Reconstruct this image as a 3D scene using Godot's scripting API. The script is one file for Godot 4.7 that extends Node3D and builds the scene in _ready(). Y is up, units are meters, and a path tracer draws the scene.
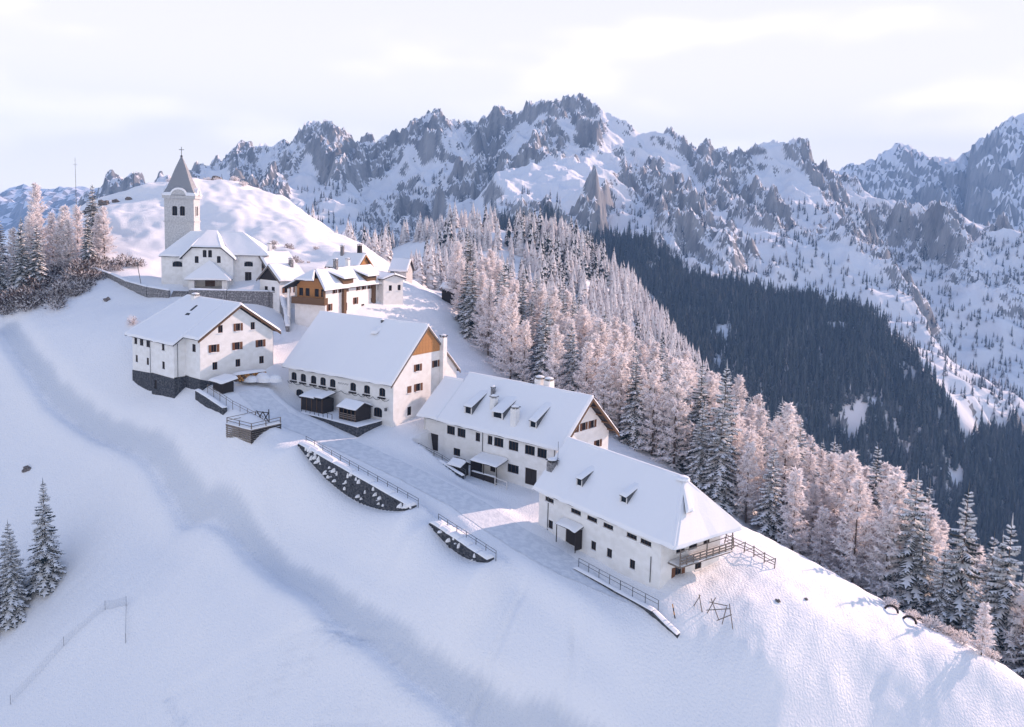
extends Node3D
# Snowy mountain-top village on a spur, forest slopes and a rocky range behind. y up, metres; the camera is the origin.

class Shape:
	var v := PackedVector3Array()
	var n := PackedVector3Array()
	var c := PackedColorArray()
	var col := Color(1, 1, 1)
	var xf := Transform3D()
	func tri(p: Vector3, q: Vector3, r: Vector3) -> void:
		p = xf * p; q = xf * q; r = xf * r
		var m := (r - p).cross(q - p).normalized()
		v.append(p); v.append(q); v.append(r)
		n.append(m); n.append(m); n.append(m)
		c.append(col); c.append(col); c.append(col)
	func quad(p: Vector3, q: Vector3, r: Vector3, s: Vector3) -> void:
		tri(p, q, r); tri(p, r, s)
	# axis-aligned box from its low to its high corner
	func box(a: Vector3, b: Vector3) -> void:
		hexa([Vector3(a.x, a.y, b.z), Vector3(b.x, a.y, b.z), Vector3(b.x, a.y, a.z), Vector3(a.x, a.y, a.z), Vector3(a.x, b.y, b.z), Vector3(b.x, b.y, b.z), Vector3(b.x, b.y, a.z), Vector3(a.x, b.y, a.z)])
	# eight corners: four below (front left, front right, back right, back left), four above
	func hexa(p: Array) -> void:
		quad(p[0], p[4], p[5], p[1]); quad(p[1], p[5], p[6], p[2]); quad(p[2], p[6], p[7], p[3]); quad(p[3], p[7], p[4], p[0])
		quad(p[4], p[7], p[6], p[5]); quad(p[0], p[1], p[2], p[3])
	# bar with a square or round section between two points
	func bar(a: Vector3, b: Vector3, r: float, sides := 4, r2 := -1.0) -> void:
		if r2 < 0: r2 = r
		var d := (b - a).normalized()
		var x := d.cross(Vector3.UP if absf(d.y) < 0.9 else Vector3.RIGHT).normalized()
		var y := x.cross(d)
		for k in sides:
			var t0 := TAU * (k + 0.5) / sides
			var t1 := TAU * (k + 1.5) / sides
			var e0 := x * cos(t0) + y * sin(t0)
			var e1 := x * cos(t1) + y * sin(t1)
			quad(a + e0 * r, b + e0 * r2, b + e1 * r2, a + e1 * r)
			tri(a, a + e0 * r, a + e1 * r); tri(b, b + e1 * r2, b + e0 * r2)
	# convex polygon in a plane, pushed along d
	func prism(pts: Array, d: Vector3) -> void:
		for k in range(1, pts.size() - 1):
			tri(pts[0], pts[k], pts[k + 1]); tri(pts[0] + d, pts[k + 1] + d, pts[k] + d)
		for k in pts.size():
			var p: Vector3 = pts[k]
			var q: Vector3 = pts[(k + 1) % pts.size()]
			quad(p, p + d, q + d, q)
	func mesh() -> ArrayMesh:
		var a := []
		a.resize(Mesh.ARRAY_MAX)
		a[Mesh.ARRAY_VERTEX] = v; a[Mesh.ARRAY_NORMAL] = n; a[Mesh.ARRAY_COLOR] = c
		var m := ArrayMesh.new()
		m.add_surface_from_arrays(Mesh.PRIMITIVE_TRIANGLES, a)
		return m

var M := {}
var used := {}
var rng := RandomNumberGenerator.new()

func lin(r: float, g: float, b: float) -> Color:
	return Color(r, g, b).linear_to_srgb()

func mat(called: String, color: Color, rough := 0.9) -> StandardMaterial3D:
	var m := StandardMaterial3D.new()
	m.albedo_color = color; m.roughness = rough; m.metallic_specular = 0.3
	M[called] = m
	return m

func noise_tex(freq: float, octaves: int, a: Color, b: Color, seed_ := 1, size := 512, lo := 0.3, hi := 0.7, kind := FastNoiseLite.TYPE_SIMPLEX_SMOOTH) -> NoiseTexture2D:
	var nz := FastNoiseLite.new()
	nz.seed = seed_; nz.noise_type = kind; nz.frequency = freq; nz.fractal_octaves = octaves
	var t := NoiseTexture2D.new()
	t.width = size; t.height = size; t.seamless = true; t.noise = nz
	var g := Gradient.new()
	g.set_color(0, a); g.set_color(1, b); g.set_offset(0, lo); g.set_offset(1, hi)
	t.color_ramp = g
	return t

func bump_tex(freq: float, octaves: int, strength: float, seed_ := 3, size := 512) -> NoiseTexture2D:
	var nz := FastNoiseLite.new()
	nz.seed = seed_; nz.frequency = freq; nz.fractal_octaves = octaves
	var t := NoiseTexture2D.new()
	t.width = size; t.height = size; t.seamless = true; t.noise = nz; t.as_normal_map = true; t.bump_strength = strength
	return t

func tri_map(m: StandardMaterial3D, metres: float) -> void:
	m.uv1_triplanar = true; m.uv1_world_triplanar = true
	m.uv1_scale = Vector3.ONE / metres

func numbered(called: String) -> String:
	if not used.has(called):
		used[called] = 0
		return called
	used[called] += 1
	return "%s_%03d" % [called, used[called]]

func tag(o: Node3D, label: String, category: String, group := "") -> Node3D:
	o.set_meta("label", label); o.set_meta("category", category)
	if group: o.set_meta("group", group)
	return o

func thing(called: String, label: String, category: String, at := Vector3.ZERO, turn := 0.0, group := "") -> Node3D:
	var o := Node3D.new()
	o.name = numbered(called)
	add_child(o)
	o.position = at; o.rotation.y = turn
	return tag(o, label, category, group)

func put_mesh(called: String, m: Mesh, material: Material, parent: Node3D) -> MeshInstance3D:
	var o := MeshInstance3D.new()
	o.mesh = m; o.material_override = material
	o.name = called if parent != self else numbered(called)
	parent.add_child(o, true)
	return o

func part(called: String, s: Shape, material: Material, parent: Node3D) -> MeshInstance3D:
	return put_mesh(called, s.mesh(), material, parent)

func structure(called: String, m: Mesh, material: Material) -> MeshInstance3D:
	var o := put_mesh(called, m, material, self)
	o.set_meta("kind", "structure")
	return o

func _ready() -> void:
	rng.seed = 7
	# camera
	var cam := Camera3D.new()
	cam.name = "camera"
	add_child(cam)
	cam.projection = Camera3D.PROJECTION_FRUSTUM
	cam.near = 1.0; cam.far = 20000.0
	cam.size = 727.0 / 886.63
	cam.frustum_offset = Vector2(0, -53.78 / 886.63)
	cam.basis = Basis(Vector3.RIGHT, -0.113757) * Basis(Vector3.BACK, 0.02732)
	cam.current = true
	# sky, air and exposure
	var env := Environment.new()
	env.background_mode = Environment.BG_SKY
	env.tonemap_mode = Environment.TONE_MAPPER_LINEAR
	env.tonemap_exposure = 1.42
	var skm := ProceduralSkyMaterial.new()
	skm.sky_top_color = lin(0.16, 0.255, 0.485)
	skm.sky_horizon_color = lin(1.12, 1.03, 0.92)
	skm.sky_curve = 0.36
	skm.ground_bottom_color = lin(0.6, 0.63, 0.75); skm.ground_horizon_color = lin(0.9, 0.88, 0.92)
	skm.sun_angle_max = 1.0; skm.sky_energy_multiplier = 1.0
	skm.sky_cover = cloud_cover(); skm.sky_cover_modulate = Color(1, 1, 1)
	var sky := Sky.new()
	sky.sky_material = skm
	env.sky = sky
	env.sdfgi_enabled = true; env.ssao_enabled = true; env.ssil_enabled = true
	env.fog_enabled = true; env.fog_density = 0.00015; env.fog_light_color = Color(0.56, 0.75, 1.0)
	var we := WorldEnvironment.new()
	we.name = "world_environment"; we.environment = env
	add_child(we)
	# low winter sun, from the right and a little behind the village
	var sun := DirectionalLight3D.new()
	sun.name = "sun"
	sun.light_color = Color(1.0, 0.85, 0.78); sun.light_energy = 1.6; sun.light_angular_distance = 0.5; sun.shadow_enabled = true
	add_child(sun)
	sun.look_at_from_position(Vector3.ZERO, -Vector3(0.766, 0.358, -0.532))
	materials()
	terrain()
	mountains()
	forests()
	village()
	details()

func cloud_cover() -> ImageTexture:
	var nz := FastNoiseLite.new()
	nz.seed = 11; nz.frequency = 1.9; nz.fractal_octaves = 5
	var im := Image.create(1024, 512, false, Image.FORMAT_RGBAF)
	for y in 256:
		var el := (0.5 - (y + 0.5) / 512.0) * PI
		for x in 1024:
			var az := x / 1024.0 * TAU
			var p := Vector3(cos(az) * cos(el), sin(el) * 4.5, sin(az) * cos(el))
			var a := smoothstep(0.05, 0.5, nz.get_noise_3dv(p * 1.3))
			im.set_pixel(x, y, Color(0.16, 0.13, 0.11, a * smoothstep(-0.02, 0.08, el)))
	return ImageTexture.create_from_image(im)

# ---------- materials
func materials() -> void:
	var s := mat("snow", lin(0.86, 0.87, 0.90), 0.75)
	s.vertex_color_use_as_albedo = true
	s.normal_enabled = true; s.normal_texture = bump_tex(0.025, 5, 9.0); s.normal_scale = 1.0; tri_map(s, 5.0)
	var rs := mat("roof_snow", lin(0.86, 0.87, 0.90), 0.75)
	rs.normal_enabled = true; rs.normal_texture = bump_tex(0.02, 4, 5.0, 9); rs.normal_scale = 0.25; tri_map(rs, 4.0)
	var pk := mat("packed_snow", Color.WHITE, 0.7)
	pk.albedo_texture = noise_tex(0.012, 4, lin(0.66, 0.69, 0.74), lin(0.78, 0.80, 0.84), 5)
	pk.normal_enabled = true; pk.normal_texture = bump_tex(0.03, 4, 6.0, 4); pk.normal_scale = 0.5; tri_map(pk, 9.0)
	var mt := mat("mountain", Color.WHITE, 0.9)
	mt.vertex_color_use_as_albedo = true
	var pl := mat("plaster", Color.WHITE, 0.9)
	pl.albedo_texture = noise_tex(0.01, 4, lin(0.76, 0.755, 0.745), lin(0.85, 0.85, 0.85), 6, 512, 0.25, 0.75); tri_map(pl, 7.0)
	var gp := mat("grey_plaster", Color.WHITE, 0.9)
	gp.albedo_texture = noise_tex(0.03, 5, lin(0.42, 0.425, 0.44), lin(0.62, 0.62, 0.62), 8); tri_map(gp, 6.0)
	var st := mat("stone", Color.WHITE, 0.95)
	st.albedo_texture = noise_tex(0.03, 3, lin(0.14, 0.14, 0.15), lin(0.36, 0.35, 0.35), 21, 512, 0.35, 0.65, FastNoiseLite.TYPE_CELLULAR); tri_map(st, 5.0)
	var ds := mat("dark_stone", Color.WHITE, 0.95)
	ds.albedo_texture = noise_tex(0.03, 3, lin(0.035, 0.04, 0.05), lin(0.12, 0.12, 0.13), 22, 512, 0.35, 0.65, FastNoiseLite.TYPE_CELLULAR); tri_map(ds, 5.0)
	var wd := mat("timber", Color.WHITE, 0.85)
	wd.albedo_texture = noise_tex(0.02, 4, lin(0.10, 0.06, 0.035), lin(0.20, 0.12, 0.07), 23); tri_map(wd, 2.0); wd.uv1_scale = Vector3(0.15, 2.0, 0.15)
	var ow := mat("larch_boards", Color.WHITE, 0.8)
	ow.albedo_texture = noise_tex(0.02, 4, lin(0.36, 0.17, 0.065), lin(0.52, 0.27, 0.11), 24); tri_map(ow, 2.0); ow.uv1_scale = Vector3(2.0, 0.15, 2.0)
	var spi := mat("spire", Color.WHITE, 0.7)
	spi.albedo_texture = noise_tex(0.06, 4, lin(0.13, 0.14, 0.16), lin(0.52, 0.54, 0.58), 29, 512, 0.45, 0.66); tri_map(spi, 5.0)
	var rk := mat("rock", Color.WHITE, 0.95)
	rk.albedo_texture = noise_tex(0.02, 5, lin(0.10, 0.09, 0.09), lin(0.26, 0.23, 0.22), 30); tri_map(rk, 4.0)
	mat("dark_wood", lin(0.035, 0.028, 0.026), 0.85)
	mat("grey_wood", lin(0.20, 0.17, 0.15), 0.9)
	mat("shutter", lin(0.16, 0.075, 0.04), 0.8)
	mat("frame_brown", lin(0.09, 0.055, 0.04), 0.7)
	mat("frame_white", lin(0.70, 0.68, 0.66), 0.6)
	mat("roof_edge", lin(0.05, 0.045, 0.045), 0.8)
	mat("metal", lin(0.10, 0.105, 0.115), 0.5)
	mat("sheet_metal", lin(0.33, 0.36, 0.40), 0.45)
	mat("ochre", lin(0.45, 0.22, 0.06), 0.8)
	var g := mat("glass", lin(0.012, 0.016, 0.022), 0.12)
	g.metallic_specular = 0.22
	var nd := mat("needles", lin(0.026, 0.040, 0.042), 0.9)
	nd.backlight_enabled = true; nd.backlight = Color(0.05, 0.07, 0.05)
	var fr := mat("frost", lin(0.80, 0.79, 0.81), 0.9)
	fr.backlight_enabled = true; fr.backlight = Color(0.35, 0.33, 0.33)
	mat("tree_snow", lin(0.86, 0.87, 0.90), 0.8)
	mat("bark", lin(0.10, 0.075, 0.06), 0.95)
	var vt := mat("twigs", Color.WHITE, 0.9)
	vt.vertex_color_use_as_albedo = true; vt.backlight_enabled = true; vt.backlight = Color(0.92, 0.90, 0.90)
	var ft := mat("far_trees", Color.WHITE, 0.95)
	ft.vertex_color_use_as_albedo = true

# ---------- ground: a thin-plate surface through surveyed points (x, y, z)
var G := [
	[4.8, -47.1, -127], [19.4, -47.3, -106], [27.5, -47.6, -109.5], [-42.5, -38, -168.4], [-20.7, -39.6, -154.9], [-27, -41.2, -149.5], [-19.3, -41.6, -147.1], [-3.8, -45.6, -123.8], [12.5, -48.2, -111.8], [19.1, -49.6, -103.1],
	[-47.2, -33.8, -171.5], [-38.4, -38.8, -152.1], [-42, -39.7, -143.2], [-47, -39.5, -146.5], [-54.5, -38.2, -155.8], [-50, -38.6, -151.5], [-53.6, -34.5, -164.1], [-61.7, -37.2, -163], [-74.7, -34.8, -176], [-6.1, -44, -141], [3.7, -44.8, -139.1],
	[-110.8, -30.3, -190], [-97.7, -28.8, -190], [-98.8, -49.4, -168], [-83.3, -66.6, -140], [-63, -62.4, -132], [-44.9, -58.6, -125], [-28.6, -55.4, -119], [-14.1, -53.2, -115], [-3.2, -51.5, -112],
	[7, -53.5, -103], [-12.9, -59.6, -106], [-41.8, -66, -116], [-58.5, -69.9, -122], [-51.5, -50, -144], [-72, -53.3, -152], [-32.7, -50.1, -136], [-23.2, -47.3, -136], [-12.7, -49.3, -127],
	[22.6, -57.3, -94], [40.6, -58.8, -97], [1.4, -61.8, -100], [-25.5, -66.3, -106], [-55.3, -72.7, -115], [-72.2, -76.3, -120], [62.7, -60, -100],
	[35.7, -46.3, -128], [47.5, -50.2, -117], [57.2, -54, -108], [64.1, -57, -103], [35.9, -50.8, -102],
	[-80.7, -19.6, -205], [-69.1, -20, -205], [-57.3, -19.9, -205], [-75.8, -20.2, -225], [-98, -18.8, -215], [-82.2, -22.9, -199], [-51.2, -23.5, -203], [-60.5, -23.5, -196], [-80.4, -27.7, -185],
	[-46.4, -27.4, -190], [-41.4, -24.6, -195], [-33.1, -22.5, -205], [-29.1, -22.5, -210], [-32, -18.3, -240], [-21.3, -21.5, -228], [-20.2, -28.7, -205],
	[-122.9, 2.5, -285], [-102.2, 6.4, -290], [-94.8, 6.7, -292], [-84.6, 3.6, -285], [-54.2, -9.2, -262], [-127.1, -2.4, -270], [-122.7, -11.8, -240], [-134, -19, -235], [-130.7, -23.5, -222], [-112, -24, -205], [-61.9, -12.6, -235], [-92.1, -9.8, -245],
	[68, -66, -155], [65, -65, -200], [55, -64, -260], [34, -50, -218], [-9, -36, -260], [18, -44, -150], [6, -40, -172], [100, -92, -155], [110, -97, -220], [110, -102, -300], [170, -145, -200], [85, -77, -112], [59.4, -61.5, -130.5], [47.6, -57.5, -141.5], [69, -66, -121.5], [120, -104, -110], [80, -66, -85],
	[0, -42, -340], [60, -72, -340], [-40, -30, -330], [0, -40, -420], [-60, -32, -420], [-54, -18, -560], [5, -15, -560], [43, -25, -560], [70, -47, -550], [88, -70, -540], [60, -60, -450], [95, -90, -450], [0, -50, -700], [0, -90, -850],
	[200, -200, -500], [200, -180, -300], [250, -230, -150], [300, -340, -700], [330, -320, -350], [-120, -50, -560], [-150, -45, -420], [-100, -10, -340], [-100, -50, -450], [-180, -28, -290], [-150, -16, -262], [-250, -40, -300], [-200, -50, -220], [-160, -50, -175], [-150, -65, -140], [-120, -85, -100], [-60, -95, -70], [0, -80, -65], [40, -68, -60],
	[-300, -90, -500], [-300, -110, -800], [450, -430, -500], [450, -400, -200]]
var tps := PackedFloat64Array()

func solve_ground() -> void:
	var k := G.size()
	var m := k + 3
	var rows: Array[PackedFloat64Array] = []
	for i in m:
		var r := PackedFloat64Array()
		r.resize(m + 1)
		rows.append(r)
	for i in k:
		for j in k:
			var dx: float = (G[i][0] - G[j][0]) * 0.01
			var dz: float = (G[i][2] - G[j][2]) * 0.01
			var r2 := dx * dx + dz * dz
			rows[i][j] = 0.5 * r2 * log(r2) if r2 > 0.0 else 0.0006
		rows[i][k] = 1.0; rows[i][k + 1] = G[i][0] * 0.01; rows[i][k + 2] = G[i][2] * 0.01; rows[i][m] = G[i][1]
		rows[k][i] = 1.0; rows[k + 1][i] = G[i][0] * 0.01; rows[k + 2][i] = G[i][2] * 0.01
	for i in m:
		var best := i
		for j in range(i + 1, m):
			if absf(rows[j][i]) > absf(rows[best][i]): best = j
		if best != i:
			var t := rows[i]
			rows[i] = rows[best]; rows[best] = t
		var ri := rows[i]
		for j in range(i + 1, m):
			var q: float = rows[j][i] / ri[i]
			if q == 0.0: continue
			var rj := rows[j]
			for l in range(i, m + 1): rj[l] -= q * ri[l]
			rows[j] = rj
	tps.resize(m)
	for ii in m:
		var i := m - 1 - ii
		var s: float = rows[i][m]
		for j in range(i + 1, m): s -= rows[i][j] * tps[j]
		tps[i] = s / rows[i][i]

func raw_ground(x: float, z: float) -> float:
	var k := G.size()
	var s := tps[k] + tps[k + 1] * x * 0.01 + tps[k + 2] * z * 0.01
	for i in k:
		var dx: float = (x - gx[i]) * 0.01
		var dz: float = (z - gz[i]) * 0.01
		var r2 := dx * dx + dz * dz
		if r2 > 0.0: s += tps[i] * 0.5 * r2 * log(r2)
	return s

var gx := PackedFloat64Array()
var gz := PackedFloat64Array()
# coarse samples of the surface, read back with smooth interpolation
const CX := -640.0
const CZ := -940.0
const CS := 6.0
const CW := 215
const CH := 160
var coarse := PackedFloat32Array()

func base_ground(x: float, z: float) -> float:
	var fx := clampf((x - CX) / CS, 1.0, CW - 3.001)
	var fz := clampf((z - CZ) / CS, 1.0, CH - 3.001)
	var i := int(fx)
	var j := int(fz)
	var u := fx - i
	var w := fz - j
	var r := [0.0, 0.0, 0.0, 0.0]
	for b in 4:
		var o := (j + b - 1) * CW + i
		r[b] = cubic_interpolate(coarse[o], coarse[o + 1], coarse[o - 1], coarse[o + 2], u)
	return cubic_interpolate(r[1], r[2], r[0], r[3], w)

var ROAD := [Vector3(-53, -34.4, -169.5), Vector3(-48.5, -35.2, -163), Vector3(-42, -38.3, -157), Vector3(-33, -40.0, -151), Vector3(-24, -41.5, -145), Vector3(-15, -43.0, -138), Vector3(-6, -44.6, -130), Vector3(0.5, -46.3, -123), Vector3(7, -47.6, -116.5), Vector3(13, -48.3, -109.5), Vector3(18.5, -49.4, -103), Vector3(24, -51.0, -97)]
var PISTE := [Vector2(-112, -195), Vector2(-105.4, -188), Vector2(-90.9, -176), Vector2(-76.4, -166), Vector2(-65.5, -158), Vector2(-51.1, -143), Vector2(-35.9, -130), Vector2(-22.8, -118), Vector2(-10.6, -108), Vector2(4.7, -99), Vector2(20, -86)]
# arcs left by skis low on the slope
var TRACKS := []
# retaining walls below the road: top line, and how deep the wind has scooped the snow in front
var WALLS := [[Vector3(-33.9, -39.7, -144.2), Vector3(-13.2, -43.7, -126)], [Vector3(-10, -45.0, -123.4), Vector3(-1.5, -47.0, -115.2)]]
var nz_a := FastNoiseLite.new()
var nz_b := FastNoiseLite.new()
var nz_c := FastNoiseLite.new()

# signed distance to a plan polyline (right of travel is positive), and how far along
func along(path: Array, x: float, z: float) -> Vector3:
	var best := 1e9
	var out := Vector3(1e9, 0, 0)
	for k in path.size() - 1:
		var a: Vector2 = path[k]
		var b: Vector2 = path[k + 1]
		var d := b - a
		var t := clampf((Vector2(x, z) - a).dot(d) / d.length_squared(), 0, 1)
		var e := Vector2(x, z) - a - d * t
		var l := e.length()
		if l < best:
			best = l
			out = Vector3(l * signf(d.x * e.y - d.y * e.x), k + t, 0)
	return out

var road2 := []
func ground(x: float, z: float) -> float:
	var h := base_ground(x, z)
	var near := x > -140 and x < 90 and z > -300
	if not near:
		return h + nz_a.get_noise_2d(x, z) * 2.0
	h += nz_a.get_noise_2d(x, z) * (0.6 + 2.0 * smoothstep(-215, -240, z)) + nz_b.get_noise_2d(x, z) * (0.12 + 0.5 * smoothstep(-220, -240, z))
	h += nz_c.get_noise_2d(x * 0.8 + z * 0.6, (z * 0.8 - x * 0.6) * 0.35) * (0.10 + 0.12 * smoothstep(8, 26, x) * smoothstep(-128, -112, z) * smoothstep(-94, -102, z))
	if z > -200:
		var q := along(PISTE, x, z)
		if absf(q.x) < 14:
			var d := q.x
			h += -1.4 * exp(-pow(d / 2.7, 4.0)) + 0.6 * exp(-pow((d - 4.2) / 1.7, 2.0)) - 0.15 * exp(-pow((d - 1.2) / 0.6, 2.0)) - 0.12 * exp(-pow((d + 0.6) / 0.5, 2.0))
		if z > -124 and x < 12:
			for tr in TRACKS:
				var td := absf(along(tr, x, z).x)
				if td < 1.2: h += -0.42 * exp(-pow(td / 0.45, 2.0)) + 0.2 * exp(-pow((td - 0.8) / 0.3, 2.0))
		var r := along(road2, x, z)
		var dr := absf(r.x)
		if dr < 8.0:
			var k := int(r.y)
			var y: float = lerpf(ROAD[k].y, ROAD[mini(k + 1, ROAD.size() - 1)].y, r.y - k)
			h = lerpf(h, y, (1.0 - smoothstep(3.2, 7.0, dr)) * smoothstep(10.6, 8.6, r.y))
		# sunken yard before the middle inn
		var yx := (x + 12.7) * 0.763 + (z + 152.2) * 0.646
		var yz := -(x + 12.7) * 0.646 + (z + 152.2) * 0.763
		if yx > -3.0 and yx < 25.5 and yz > -16.0 and yz < 6.0:
			var k := smoothstep(-3.0, -2.0, yx) * smoothstep(25.5, 22.5, yx) * smoothstep(lerpf(2.6, 4.6, clampf(yx / 11.0, 0, 1)) + 0.5, lerpf(2.6, 4.6, clampf(yx / 11.0, 0, 1)) - 0.5, yz)
			h = lerpf(h, minf(h, lerpf(-44.4, -45.1, clampf(yx / 22.0, 0, 1))), k)
		for wl in WALLS:
			var a := Vector2(wl[0].x, wl[0].z)
			var b := Vector2(wl[1].x, wl[1].z)
			var d := b - a
			var t := (Vector2(x, z) - a).dot(d) / d.length_squared()
			var wt := smoothstep(-0.3, 0.0, t) * smoothstep(1.3, 1.0, t)
			if wt > 0.0:
				var n := Vector2(-d.y, d.x).normalized()
				var e := (Vector2(x, z) - a).dot(n)
				var top: float = lerpf(wl[0].y, wl[1].y, t) - 0.15
				var deep := d.length() * 0.135 * pow(maxf(0.0, sin(PI * clampf(t, 0, 1))), 0.8)
				if e >= 0.5 and e < 9.0:
					h = lerpf(h, lerpf(minf(top - 0.05 - deep * smoothstep(-0.5, 1.0, e), h + 9.0), h, smoothstep(1.6, 9.0, e)), wt)
				elif e < 0.5 and e > -2.5:
					h = lerpf(h, lerpf(top, h, smoothstep(-1.0, -2.5, e)), wt)
	return h

func grid_mesh(x0: float, z0: float, step: float, w: int, d: int, hf: PackedFloat32Array, cols: PackedColorArray, skip: Rect2) -> ArrayMesh:
	var v := PackedVector3Array()
	var n := PackedVector3Array()
	v.resize(w * d); n.resize(w * d)
	for j in d:
		for i in w:
			var o := j * w + i
			v[o] = Vector3(x0 + i * step, hf[o], z0 + j * step)
			var l := hf[j * w + maxi(i - 1, 0)]
			var r := hf[j * w + mini(i + 1, w - 1)]
			var t := hf[maxi(j - 1, 0) * w + i]
			var b := hf[mini(j + 1, d - 1) * w + i]
			n[o] = Vector3(l - r, 2.0 * step, t - b).normalized()
	var idx := PackedInt32Array()
	for j in d - 1:
		for i in w - 1:
			if skip.has_area() and skip.has_point(Vector2(x0 + (i + 0.5) * step, z0 + (j + 0.5) * step)): continue
			var o := j * w + i
			idx.append(o); idx.append(o + 1); idx.append(o + w)
			idx.append(o + 1); idx.append(o + w + 1); idx.append(o + w)
	var a := []
	a.resize(Mesh.ARRAY_MAX)
	a[Mesh.ARRAY_VERTEX] = v; a[Mesh.ARRAY_NORMAL] = n; a[Mesh.ARRAY_INDEX] = idx
	if cols.size(): a[Mesh.ARRAY_COLOR] = cols
	var m := ArrayMesh.new()
	m.add_surface_from_arrays(Mesh.PRIMITIVE_TRIANGLES, a)
	return m

func terrain() -> void:
	nz_a.seed = 1; nz_a.frequency = 0.035; nz_a.fractal_octaves = 2
	nz_b.seed = 2; nz_b.frequency = 0.13; nz_b.fractal_octaves = 2
	nz_c.seed = 3; nz_c.frequency = 0.45; nz_c.fractal_octaves = 2
	for g in G:
		gx.append(g[0]); gz.append(g[2])
	for p in ROAD: road2.append(Vector2(p.x, p.z))
	solve_ground()
	for k in 9:
		var t := []
		for j in 9:
			var q := j / 8.0
			t.append(Vector2(lerpf(-46 + k * 0.9, 2 + k * 0.6, q), lerpf(-115.5, -103.2, q) + k * 0.95 - sin(q * PI) * (4.6 - k * 0.35) + sin(q * 11.0 + k) * 0.22))
		TRACKS.append(t)
	TRACKS.append([Vector2(-75, -134), Vector2(-66, -137.5), Vector2(-57, -141), Vector2(-50, -144.5)])
	TRACKS.append([Vector2(2.5, -112), Vector2(-0.5, -107), Vector2(-3.5, -103), Vector2(-5, -99)])
	TRACKS.append([Vector2(9, -107), Vector2(8.5, -102), Vector2(6.5, -97), Vector2(6, -93)])
	coarse.resize(CW * CH)
	for j in CH:
		for i in CW: coarse[j * CW + i] = raw_ground(CX + i * CS, CZ + j * CS)
	var x0 := -136.0
	var z0 := -296.0
	var step := 0.6
	var w := 380
	var d := 398
	var hf := PackedFloat32Array()
	hf.resize(w * d)
	for j in d:
		for i in w: hf[j * w + i] = ground(x0 + i * step, z0 + j * step)
	# snow rolled hard by the groomer along the ski track, loose snow elsewhere
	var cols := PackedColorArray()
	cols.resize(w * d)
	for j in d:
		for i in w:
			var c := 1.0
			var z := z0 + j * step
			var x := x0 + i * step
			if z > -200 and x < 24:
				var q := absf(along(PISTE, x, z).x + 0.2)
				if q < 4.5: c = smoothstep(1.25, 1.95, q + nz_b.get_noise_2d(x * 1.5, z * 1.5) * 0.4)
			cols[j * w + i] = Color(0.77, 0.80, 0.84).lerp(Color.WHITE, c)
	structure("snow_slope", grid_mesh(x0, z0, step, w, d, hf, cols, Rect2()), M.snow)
	step = 7.0
	w = 175
	d = 124
	hf.resize(w * d)
	for j in d:
		for i in w:
			var x := -600.0 + i * step
			var z := -920.0 + j * step
			hf[j * w + i] = base_ground(x, z) + nz_a.get_noise_2d(x, z) * 2.0 - (0.25 if Rect2(-136, -296, 228, 239).has_point(Vector2(x, z)) else 0.0)
	structure("hill_terrain", grid_mesh(-600, -920, step, w, d, hf, PackedColorArray(), Rect2(-130, -290, 216, 226)), M.snow)

# ---------- the rocky range: ridge lines (x, y, z) with flanks, cut by noise; rock where it is steep, snow elsewhere
var R0 := [[-694.1, 33.3, -2000.0], [-648.8, 89.8, -2000.0], [-610.0, 120.8, -2020.0], [-566.1, 114.0, -2000.0], [-526.1, 115.1, -2000.0], [-481.5, 138.2, -2000.0], [-439.3, 175.6, -1990.0], [-401.8, 165.7, -1990.0], [-370.3, 134.6, -2000.0], [-340.1, 121.4, -2020.0], [-299.8, 146.9, -2050.0], [-267.2, 166.6, -2060.0], [-233.2, 190.0, -2060.0], [-189.7, 215.7, -2080.0], [-144.9, 212.1, -2100.0], [-110.6, 192.0, -2120.0], [-87.6, 200.5, -2130.0], [-41.3, 230.7, -2140.0], [6.1, 226.2, -2130.0], [52.1, 246.0, -2110.0], [119.9, 255.6, -2080.0], [166.3, 245.5, -2080.0], [213.1, 226.5, -2080.0], [260.3, 198.3, -2080.0], [293.9, 187.0, -2070.0], [329.5, 190.7, -2050.0], [353.0, 175.7, -2050.0], [386.6, 132.3, -2060.0], [420.3, 144.5, -2060.0], [444.4, 166.9, -2050.0], [475.2, 145.3, -2050.0], [518.2, 145.8, -2040.0], [567.8, 168.0, -2020.0], [617.9, 163.4, -2000.0], [650.0, 113.8, -2000.0], [690.8, 70.8, -2000.0]]
var SPURS := [
	[[-439.3, 175.6, -1990.0], [-362.9, 47.0, -1800.0], [-295.3, -37.6, -1600.0], [-215.3, -86.9, -1350.0]],
	[[-189.7, 215.7, -2080.0], [-114.7, 109.3, -1900.0], [-49.7, 44.3, -1750.0], [-26.9, 14.3, -1600.0]],
	[[119.9, 255.6, -2080.0], [159.7, 127.1, -1900.0], [188.7, 50.7, -1750.0], [220.7, -38.5, -1500.0]],
	[[329.5, 190.7, -2050.0], [304.1, 102.1, -1950.0], [261.5, 56.1, -1880.0]],
	[[567.8, 168.0, -2020.0], [516.5, 41.7, -1850.0], [434.1, -46.4, -1650.0], [363.5, -98.4, -1450.0]],
	[[444.4, 166.9, -2050.0], [434.7, 51.2, -1920.0]],
	[[-648.8, 89.8, -2000.0], [-520, 20, -1850.0], [-420, -60, -1650.0]],
	[[634.1, 84.7, -2000.0], [670.1, 19.2, -1900.0], [717.1, -3.7, -1800.0], [794.4, 6.9, -1750.0], [849.3, -10.2, -1700.0], [943.2, -14.0, -1650.0], [1141.1, -16.4, -1600.0], [1366.6, -17.4, -1550.0]]]
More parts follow.
